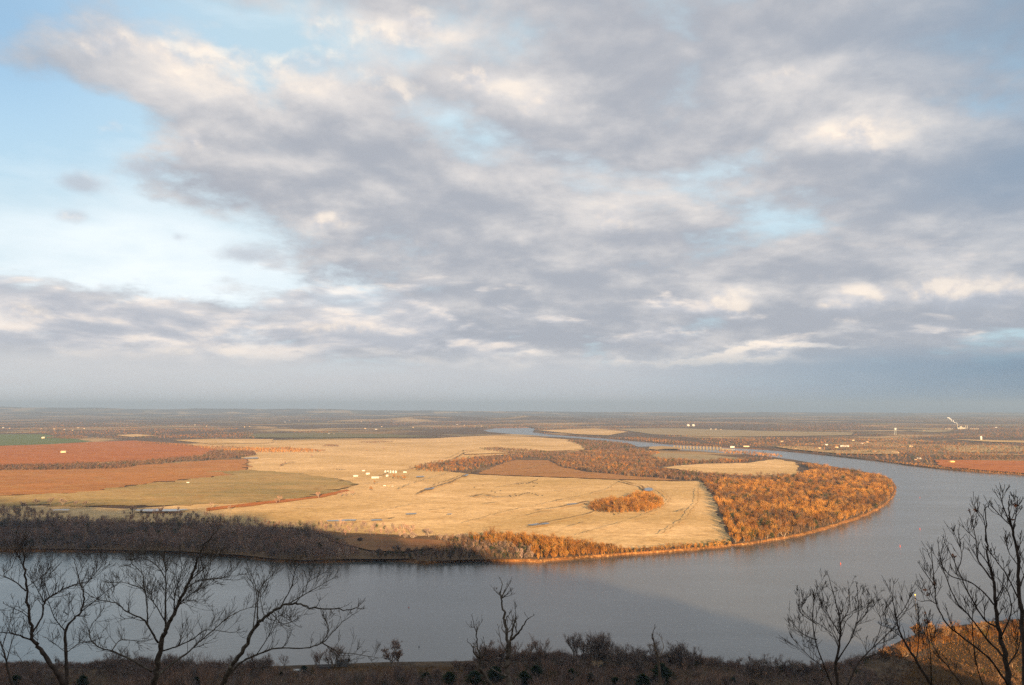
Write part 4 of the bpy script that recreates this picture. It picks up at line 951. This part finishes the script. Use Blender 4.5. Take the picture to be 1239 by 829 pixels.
# water towers, mast and the mill with its plume
def tower(px, py, h, r, mat, label, legs=True):
    x, y = gp(px, py); o = empty('water_tower', (x, y, GZ)); b = MB()
    if legs:
        for a in range(4):
            q = a*math.pi/2+.4; m = MB(); m.tube([(r*.9*math.cos(q), r*.9*math.sin(q), 0), (r*.6*math.cos(q), r*.6*math.sin(q), h-r*1.4)], [r*.1, r*.1], 6); m.build('leg', M_steel, o)
        b.lathe([(r*.25,h-r*1.9),(r*.8,h-r*1.5),(r,h-r*.9),(r,h-r*.4),(r*.6,h-r*.05),(0.1,h)], 16)
    else: b.lathe([(r,0),(r,h*.9),(r*.5,h),(0.1,h*1.02)], 16)
    b.build('tank', mat, o, True)
    return tag(o, label, 'water tower')
tower(1083.4, 526, 62, 11, M_white, 'tall pale water tower on thin legs above the village')
tower(1187, 533, 34, 8, M_white, 'squat white standpipe tank above the far right woods', False)
x, y = gp(1163, 519.3); mill = empty('mill', (x, y, GZ)); mill.scale = (0.8, 0.8, 0.75); tag(mill, 'pale industrial mill with stacks on the far plain at right', 'factory')
b = MB(); b.box(-60,60,-25,25,0,26); b.build('hall', M_conc, mill)
b = MB(); b.box(-30,5,-20,20,26.01,44); b.build('tower_block', M_conc, mill)
b = MB(); b.box(110,250,-20,20,0,9); b.build('warehouse', M_conc, mill)
b = MB(); b.box(-250,-130,-20,20,0,9); b.build('warehouse', M_conc, mill)
for sx in (-70, 50, 75):
    b = MB(); b.lathe([(5,0),(3.6,85 if sx < 0 else 60)], 12, sx, -30); b.build('stack', M_conc, mill)
def plume():
    m, nt, b = new_mat('white_steam'); b.inputs['Base Color'].default_value = (0.70,0.70,0.72,1); b.inputs['Alpha'].default_value = 0.3
    V, Fs = [], []; bm = bmesh.new()
    for k in range(26):
        t = k/25; c = Vector((x-56-110*t, y-24, GZ+62+75*t)) + Vector((random.gauss(0,5), random.gauss(0,5), random.gauss(0,4)))
        bmesh.ops.create_icosphere(bm, subdivisions=1, radius=3.5+5*t*random.uniform(.6,1.2), matrix=Matrix.Translation(c))
    me = bpy.data.meshes.new('smoke'); bm.to_mesh(me); me.materials.append(m); o = link(bpy.data.objects.new('smoke', me)); me.polygons.foreach_set('use_smooth', np.ones(len(me.polygons), bool))
    tag(o, 'white steam plume drifting left from the mill stack', 'steam', None, 'stuff')
plume()

# ------------------------------------------------------------------ river marks, snags, cattle
def buoy(px, py, label, mat=M_red, s=1.0):
    x, y = gp(px, py, 0); o = empty('buoy', (x, y, 0)); b = MB(); b.lathe([(0.75*s,-0.3),(0.85*s,0.5*s),(0.55*s,0.9*s),(0.12*s,2.0*s)], 12); b.build('float', mat, o)
    b = MB(); b.lathe([(0.12*s,2.0*s),(0.12*s,2.5*s),(0.34*s,2.52*s),(0.34*s,3.0*s),(0.05,3.05*s)], 8); b.build('topmark', mat, o)
    return tag(o, label, 'buoy', 'buoys on the river')
buoy(1017, 682.5, 'red buoy nearest the golden bank, leftmost of the right-hand four')
buoy(1089, 661.3, 'red buoy second nearest of the four at right'); buoy(1113, 640.4, 'red buoy third out towards the bend'); buoy(1113, 602.5, 'farthest red buoy off the peninsula tip', M_red, 0.9)
buoy(494.7, 735.5, 'single red buoy on the open water left of centre', M_red, 0.75); buoy(507, 783, 'single dark buoy near the lone shore tree', M_black, 0.7)
x, y = gp(1107.6, 727, 0); o = empty('channel_marker', (x, y, 0)); b = MB(); b.tube([(0,0,-1),(0,0,7)], [.12,.1], 6); b.build('pole', M_tanroof, o)
b = MB(); b.box(-0.7,0.7,-0.08,0.08,7.0,8.3); b.build('board', M_yellow, o); tag(o, 'yellow topped channel marker pole in the water before the golden bank', 'marker')
for i, (px, py) in enumerate([(1084,586),(1087,589),(1084.5,597),(1088,605),(1085,607),(1058,622)]):
    x, y = gp(px, py, 0); b = MB(); a = random.uniform(0, 6)
    b.tube([(-3*math.cos(a),-3*math.sin(a),-.6),(0,0,.4),(2.5*math.cos(a),2.5*math.sin(a),1.9)], [.45,.38,.15], 6); b.tube([(0,0,.3),(1,.6,1.6),(1.2,1.2,2.6)], [.25,.15,.06], 5)
    o = b.build('driftwood', M_bark); o.location = (x, y, 0); tag(o, f'{ORD[i]} driftwood snag from the far side, off the peninsula tip', 'driftwood', 'driftwood snags off the tip')
def cow():
    bm = bmesh.new(); vs = {}
    me = bpy.data.meshes.new('cow')
    pts = [(-1.0,0,1.15,.42),(-.3,0,1.1,.48),(.5,0,1.15,.46),(.95,0,1.3,.3),(1.35,0,1.25,.2),(1.65,0,1.05,.13)]
    legs = [(-.9,.24),(-.9,-.24),(.62,.24),(.62,-.24)]
    V = [p[:3] for p in pts]; E = [(i, i+1) for i in range(len(pts)-1)]; Rr = [p[3] for p in pts]
    for lx, ly in legs:
        k = len(V); V += [(lx, ly, .75), (lx, ly, .38), (lx+.03, ly, .02)]; Rr += [.16,.1,.08]; E += [(0 if lx < 0 else 2, k), (k, k+1), (k+1, k+2)]
    k = len(V); V += [(-1.4,0,1.25), (-1.48,0,.7)]; Rr += [.06,.04]; E += [(0,k),(k,k+1)]
    me.from_pydata(V, E, []); o = bpy.data.objects.new('cow', me); C.objects.link(o)
    md = o.modifiers.new('skin', 'SKIN'); sk = me.skin_vertices[0].data
    for i, r in enumerate(Rr): sk[i].radius = (r, r)
    sk[0].use_root = True
    dg = bpy.context.evaluated_depsgraph_get(); m2 = bpy.data.meshes.new_from_object(o.evaluated_get(dg)); C.objects.unlink(o); bpy.data.objects.remove(o)
    m2.materials.clear(); m2.materials.append(M_black)
    m2.name = 'cow'
    return m2
cm = cow()
cz = [(p[0]/6.195+520, p[1]/6.195+560) for p in [(600,250),(608,257),(640,240),(648,252),(672,250),(685,246),(698,240),(712,236),(722,233),(735,231),(748,231),(770,236),(790,241),(800,247),(812,251),(845,250),(655,162),(668,163),(686,160),(700,160),(728,158),(745,152),(758,150),(770,145),(782,140),(796,135),(806,131),(745,157),(775,155),(790,158),(806,161),(778,183),(784,181),(400,172),(335,190),(465,218),(490,226),(530,215)]]
cz += [(p[0]/6.883+380, p[1]/6.883+530) for p in [(190,266),(212,268),(226,267),(240,266),(256,268)]]
grp = [(0, 16, 'front line of the herd'), (16, 33, 'back line of the herd'), (33, 38, 'strays left of the herd'), (38, 43, 'small bunch left of the farm')]
for a, b_, nm in grp:
    ids = sorted(range(a, b_), key=lambda i: cz[i][0])
    for k, i in enumerate(ids):
        o = link(bpy.data.objects.new('cow', cm)); x, y = gp(*cz[i]); o.location = (x, y, GZ+0.95); o.rotation_euler = (0, 0, random.choice((0, math.pi))+random.gauss(0, .7)); o.scale = (1.6,)*3
        tag(o, f'black cow, {ordinal(k)} from left in the {nm}', 'cow', 'cattle on the meadow')

# ------------------------------------------------------------------ haze: one closed box of thin air
b = MB(); b.box(-40000, 40000, -6500, 37500, -4, 520); hz = b.build('haze', None); hz['kind'] = 'stuff'
hm = bpy.data.materials.new('haze'); hm.use_nodes = True; nt = hm.node_tree; nt.nodes.remove(nt.nodes['Principled BSDF'])
pv = N(nt, 'ShaderNodeVolumePrincipled'); pv.inputs['Color'].default_value = (0.62,0.79,0.97,1); pv.inputs['Density'].default_value = 4.8e-5; pv.inputs['Anisotropy'].default_value = 0.55
nt.links.new(pv.outputs[0], nt.nodes['Material Output'].inputs['Volume']); hz.data.materials.append(hm)

# ------------------------------------------------------------------ sun
SUN_EL = R(10.5); SDX, SDY = 0.17, -0.985
sl = bpy.data.lights.new('sun', 'SUN'); sl.energy = 5.0; sl.angle = R(0.8); sl.color = (1.0, 0.69, 0.365)
so = bpy.data.objects.new('sun', sl); C.objects.link(so)
sd = Vector((SDX*math.cos(SUN_EL), SDY*math.cos(SUN_EL), math.sin(SUN_EL))).normalized()
so.rotation_euler = sd.to_track_quat('Z', 'Y').to_euler(); so.location = (0, -200, 600)

# ------------------------------------------------------------------ sky with clouds
w = bpy.data.worlds.new('World'); sc.world = w; w.use_nodes = True; nt = w.node_tree
bg = nt.nodes['Background']; bg.inputs['Strength'].default_value = 0.088
def lk(a, b_): nt.links.new(a, b_)
def mth(op, a, b_=None, c=None, clamp=False):
    m = N(nt, 'ShaderNodeMath', operation=op, use_clamp=clamp)
    for s, v in zip(m.inputs, (a, b_, c)):
        if v is None: continue
        if isinstance(v, (int, float)): s.default_value = v
        else: lk(v, s)
    return m.outputs[0]
def sstep(v, lo, hi):
    m = N(nt, 'ShaderNodeMapRange', interpolation_type='SMOOTHSTEP'); lk(v, m.inputs['Value']); m.inputs['From Min'].default_value = lo; m.inputs['From Max'].default_value = hi
    return m.outputs[0]
tc = N(nt, 'ShaderNodeTexCoord'); D = tc.outputs['Generated']
sx = N(nt, 'ShaderNodeSeparateXYZ'); lk(D, sx.inputs[0]); dx, dy, dz = sx.outputs
AZ = mth('ARCTAN2', dx, dy); EL = mth('ARCSINE', dz)
sky = N(nt, 'ShaderNodeTexSky', sky_type='NISHITA'); sky.sun_disc = False; sky.sun_elevation = SUN_EL
sky.sun_rotation = math.atan2(SDX, SDY); sky.altitude = 300; sky.dust_density = 1.5; sky.air_density = 1.0; sky.ozone_density = 1.5
# clouds lie on a layer overhead: project the direction on it
den = mth('ADD', mth('MAXIMUM', dz, 0.0), 0.24)
px_, py_ = mth('DIVIDE', dx, den), mth('DIVIDE', dy, den)
def cvec(x, y, z=0.0):
    c = N(nt, 'ShaderNodeCombineXYZ')
    for s, v in zip(c.inputs, (x, y, z)):
        if isinstance(v, (int, float)): s.default_value = v
        else: lk(v, s)
    return c.outputs[0]
PV = cvec(px_, py_)
up = mth('ADD', mth('MAXIMUM', mth('ADD', dz, 0.022), 0.0), 0.24)
PU = cvec(mth('DIVIDE', dx, up), mth('DIVIDE', dy, up))
def fbm(v, s, det=9, ro=0.52, di=0.35): return noise(nt, v, s, det, ro, di)
n1, n1u = fbm(PV, 1.35, 11, 0.56), fbm(PU, 1.35, 6, 0.56)
n2, n2u = fbm(PV, 5.0, 9, 0.58, 0.2), fbm(PU, 5.0, 6, 0.58, 0.2)
# wavering angular coordinates so that hand-placed masses have ragged outlines
wn = N(nt, 'ShaderNodeTexNoise'); wn.inputs['Scale'].default_value = 2.6; wn.inputs['Detail'].default_value = 6; wn.inputs['Roughness'].default_value = 0.6; lk(PV, wn.inputs['Vector'])
ws = N(nt, 'ShaderNodeSeparateColor'); lk(wn.outputs['Color'], ws.inputs[0])
AZw = mth('ADD', AZ, mth('MULTIPLY', mth('SUBTRACT', ws.outputs[0], 0.5), 0.22)); ELw = mth('ADD', EL, mth('MULTIPLY', mth('SUBTRACT', ws.outputs[1], 0.5), 0.11))
def blob(px, py, wx, wy, tilt=0.0, warped=True):
    a0, e0 = azel(px, py); sa, se = wx/F, wy/F
    A = mth('SUBTRACT', AZw if warped else AZ, a0); E = mth('SUBTRACT', ELw if warped else EL, e0)
    if tilt:
        E = mth('MULTIPLY_ADD', A, -tilt, E)
    q = mth('ADD', mth('POWER', mth('ABSOLUTE', mth('DIVIDE', A, sa)), 2.0), mth('POWER', mth('ABSOLUTE', mth('DIVIDE', E, se)), 2.0))
    return mth('POWER', 2.71828, mth('MULTIPLY', q, -1.0))
def blobs(L):
    acc = None
    for k, *a in L:
        t = blob(*a); acc = mth('MULTIPLY', t, k) if acc is None else mth('MULTIPLY_ADD', t, k, acc)
    return acc
# where cloud gathers (+) and where the blue opens (-): px, py, width, height in view angles
cover = blobs([(-.24,60,190,130,90), (-.27,165,305,200,66,-0.12), (.06,230,215,90,40), (-.13,530,145,60,26), (-.12,495,75,50,20), (-.10,870,192,50,18), (-.10,150,150,40,30), (-.18,20,20,140,60), (-.17,330,40,110,28), (-.09,740,205,110,22), (-.10,995,265,65,18), (-.04,1190,120,90,50), (-.10,620,60,130,40), (-.12,310,80,40,30),
               (.16,400,190,250,70,-0.35), (.17,800,130,260,90), (.15,820,360,380,60), (.15,1130,200,140,30), (.10,150,80,130,45), (.14,300,420,500,30), (.08,1000,30,220,50), (.10,1150,320,160,60), (.16,1170,395,200,40), (.14,60,60,90,40), (.12,1180,30,150,50)])
n5 = fbm(PV, 16.0, 6, 0.6, 0.1)
base = mth('ADD', mth('MULTIPLY_ADD', n5, 0.12, mth('MULTIPLY_ADD', n2, 0.40, mth('MULTIPLY', n1, 0.95))), mth('ADD', cover, -0.125))
dens = sstep(base, 0.46, 0.67)
thick = sstep(base, 0.60, 0.95)
# light on the clouds: upper rims catch the low sun, bodies stay grey
rim = mth('ADD', mth('MULTIPLY', mth('SUBTRACT', n1, n1u), 3.2), mth('MULTIPLY', mth('SUBTRACT', n2, n2u), 1.6))
lit = blobs([(.35,885,362,60,22), (.35,1032,358,42,20), (.45,1178,352,70,24), (.62,1040,157,75,26), (.35,950,88,90,30), (.22,265,120,140,60), (.16,560,130,160,70), (.45,455,30,130,30), (.42,290,72,170,28), (.4,648,122,55,22), (.3,760,240,110,26), (.35,385,392,80,14), (.4,240,425,100,13), (.3,520,440,120,10), (.75,870,431,150,7,0.10), (.3,640,434,70,7),
             (.3,395,265,50,22), (.35,15,378,40,14), (.2,700,300,140,60), (.25,1180,300,120,40)])
light = mth('ADD', mth('ADD', lit, mth('MULTIPLY', rim, 0.42)), mth('MULTIPLY', mth('SUBTRACT', n2, 0.5), 0.42))
light = mth('MULTIPLY_ADD', thick, -0.14, light)
lf = sstep(light, -0.15, 0.75)
K = 0.25/0.08
def kc(*c): return tuple(x*K for x in c)
ccol = ramp(nt, lf, [(0.0, (0.345,0.365,0.41)), (0.3, (0.495,0.49,0.505)), (0.6, (0.625,0.595,0.58)), (1.0, (0.88,0.77,0.66))])
ccol = mixc(nt, 1.0, ccol, (K, K, K), 'MULTIPLY')
skyc = mixc(nt, 1.0, sky.outputs[0], (0.55, 0.66, 0.70), 'MULTIPLY')
pale = mth('MAXIMUM', mth('ADD', blobs([(-.55,-30,10,170,130,0,False), (-.35,1270,170,130,130,0,False), (.03,150,280,300,150)]), 0.95), 0.0)
skyc = mixc(nt, pale, skyc, kc(0.44, 0.575, 0.65))
LV = cvec(AZ, mth('MULTIPLY', EL, 3.6)); LU = cvec(AZ, mth('MULTIPLY', mth('ADD', EL, 0.010), 3.6))
n3, n3u = fbm(LV, 7.0, 8, 0.55, 0.25), fbm(LU, 7.0, 5, 0.55, 0.25)
# high thin veil whitening the blue low at left
veil = mth('MINIMUM', mth('MAXIMUM', mth('ADD', blobs([(.66,190,340,240,70), (.22,110,250,220,90), (.30,420,400,300,60), (.25,640,170,200,80), (.3,800,220,220,60), (-.4,-10,40,160,130,0,False)]), mth('ADD', mth('MULTIPLY', mth('SUBTRACT', n1, 0.42), 0.7), mth('MULTIPLY', mth('SUBTRACT', n3, 0.5), 0.8))), 0.0), 0.92)
skyc = mixc(nt, veil, skyc, kc(0.80, 0.855, 0.88))
col = mixc(nt, dens, skyc, ccol)
# low rows of small clouds towards the horizon
lowm = mth('MULTIPLY', sstep(EL, azel(620, 452)[1], azel(620, 425)[1]), sstep(EL, azel(620, 285)[1], azel(620, 375)[1]))
lowc = blobs([(.17,160,395,260,34), (.12,330,420,220,25), (.14,470,372,120,28), (.10,330,310,70,14), (.14,30,385,120,30), (.08,700,420,400,30), (-.10,180,318,200,30), (.10,320,310,60,16), (.12,700,110,1,1)])
d3 = mth('MULTIPLY', sstep(mth('ADD', n3, lowc), 0.55, 0.68), lowm)
l3 = sstep(mth('ADD', mth('MULTIPLY', mth('SUBTRACT', n3, n3u), 3.0), mth('MULTIPLY', lit, 0.6)), -0.26, 0.55)
c3 = ramp(nt, l3, [(0.0, (0.42,0.44,0.49)), (0.45, (0.57,0.56,0.58)), (1.0, (0.92,0.80,0.70))])
c3 = mixc(nt, 1.0, c3, (K, K, K), 'MULTIPLY')
col = mixc(nt, mth('MULTIPLY', d3, 0.72), col, c3)
# heaped clouds whose crowns stand out in the low sun
HV = cvec(AZ, mth('MULTIPLY', EL, 1.35)); HU = cvec(mth('ADD', AZ, 0.004), mth('MULTIPLY', mth('ADD', EL, 0.011), 1.35))
n4, n4u = fbm(HV, 13.0, 9, 0.56, 0.15), fbm(HU, 13.0, 5, 0.56, 0.15)
hp = blobs([(.8,882,366,44,18,0,False), (.95,1036,361,32,18,0,False), (.35,990,372,40,12,0,False), (1.0,1138,354,30,16,0,False), (.85,1205,358,50,20,0,False), (.55,450,32,110,26,0,False), (.58,300,72,120,20,0,False), (.35,170,60,70,22,0,False), (.5,650,124,44,18,0,False), (.4,575,92,40,12,0,False),
            (.7,135,152,20,12,0,False), (.7,235,172,16,12,0,False), (.7,395,265,40,18,0,False), (.6,1045,160,60,20,0,False), (.6,945,92,60,20,0,False), (.75,385,394,60,10,0,False), (.7,215,425,70,11,0,False), (.7,15,379,36,11,0,False), (.6,60,430,50,9,0,False), (.55,500,436,60,7,0,False),
            (.62,95,222,26,10,0,False), (.62,180,205,50,12,0,False), (.62,85,262,22,9,0,False), (.62,310,310,40,10,0,False), (.40,500,365,60,14,0,False), (.62,215,288,14,7,0,False), (.45,750,265,60,26,0,False), (.45,500,100,60,30,0,False)])
d4 = mth('MULTIPLY', sstep(mth('MULTIPLY_ADD', mth('SUBTRACT', n4, 0.5), 1.9, hp), 0.18, 0.86), 0.72)
dark4 = blobs([(.5,95,222,30,12,0,False), (.5,180,205,60,16,0,False), (.45,310,310,50,14,0,False), (.55,500,365,70,18,0,False), (.5,215,288,20,10,0,False), (.3,1150,374,120,10,0,False), (.3,1035,380,60,9,0,False), (.2,885,385,60,9,0,False)])
l4 = sstep(mth('SUBTRACT', mth('ADD', mth('MULTIPLY', mth('SUBTRACT', n4, n4u), 2.6), mth('MULTIPLY', hp, 0.42)), dark4), -0.12, 0.52)
c4 = ramp(nt, l4, [(0.0, (0.41,0.43,0.48)), (0.4, (0.56,0.55,0.57)), (0.75, (0.72,0.645,0.59)), (1.0, (0.90,0.78,0.66))])
c4 = mixc(nt, 1.0, c4, (K, K, K), 'MULTIPLY')
col = mixc(nt, d4, col, c4)
# murky band of distant cloud low over the horizon, bluer to the right
band = sstep(EL, azel(620, 415)[1], azel(620, 452)[1])
hb = N(nt, 'ShaderNodeMapRange'); lk(AZ, hb.inputs['Value']); hb.inputs['From Min'].default_value = -0.35; hb.inputs['From Max'].default_value = 0.62
bandc = ramp(nt, hb.outputs[0], [(0.0, (0.56,0.56,0.57)), (0.5, (0.48,0.495,0.525)), (0.78, (0.25,0.325,0.405)), (1.0, (0.11,0.20,0.30))])
bandc = mixc(nt, 1.0, bandc, (K, K, K), 'MULTIPLY')
col = mixc(nt, mth('MULTIPLY', band, 0.9), col, bandc)
# heavier slate cloud towards the right and the top corners
sl_ = mth('MINIMUM', blobs([(.45,1275,120,130,190,0,False), (.30,1240,10,200,50,0,False), (.32,-20,20,110,90,0,False), (.25,1230,205,120,30)]), 0.7)
col = mixc(nt, sl_, col, kc(0.17, 0.26, 0.37))
lk(col, bg.inputs['Color'])

# ------------------------------------------------------------------ render settings
vs = sc.view_settings
sc.display_settings.display_device = 'sRGB'
vs.view_transform = 'Standard'; vs.look = 'None'; vs.gamma = 1; vs.use_curve_mapping = False; vs.exposure = 2.2
sc.render.engine = 'CYCLES'
cy = sc.cycles
cy.use_adaptive_sampling = True; cy.adaptive_threshold = 0.003; cy.max_bounces = 4; cy.diffuse_bounces = 2; cy.glossy_bounces = 2; cy.volume_bounces = 0; cy.transparent_max_bounces = 8; cy.use_denoising = False
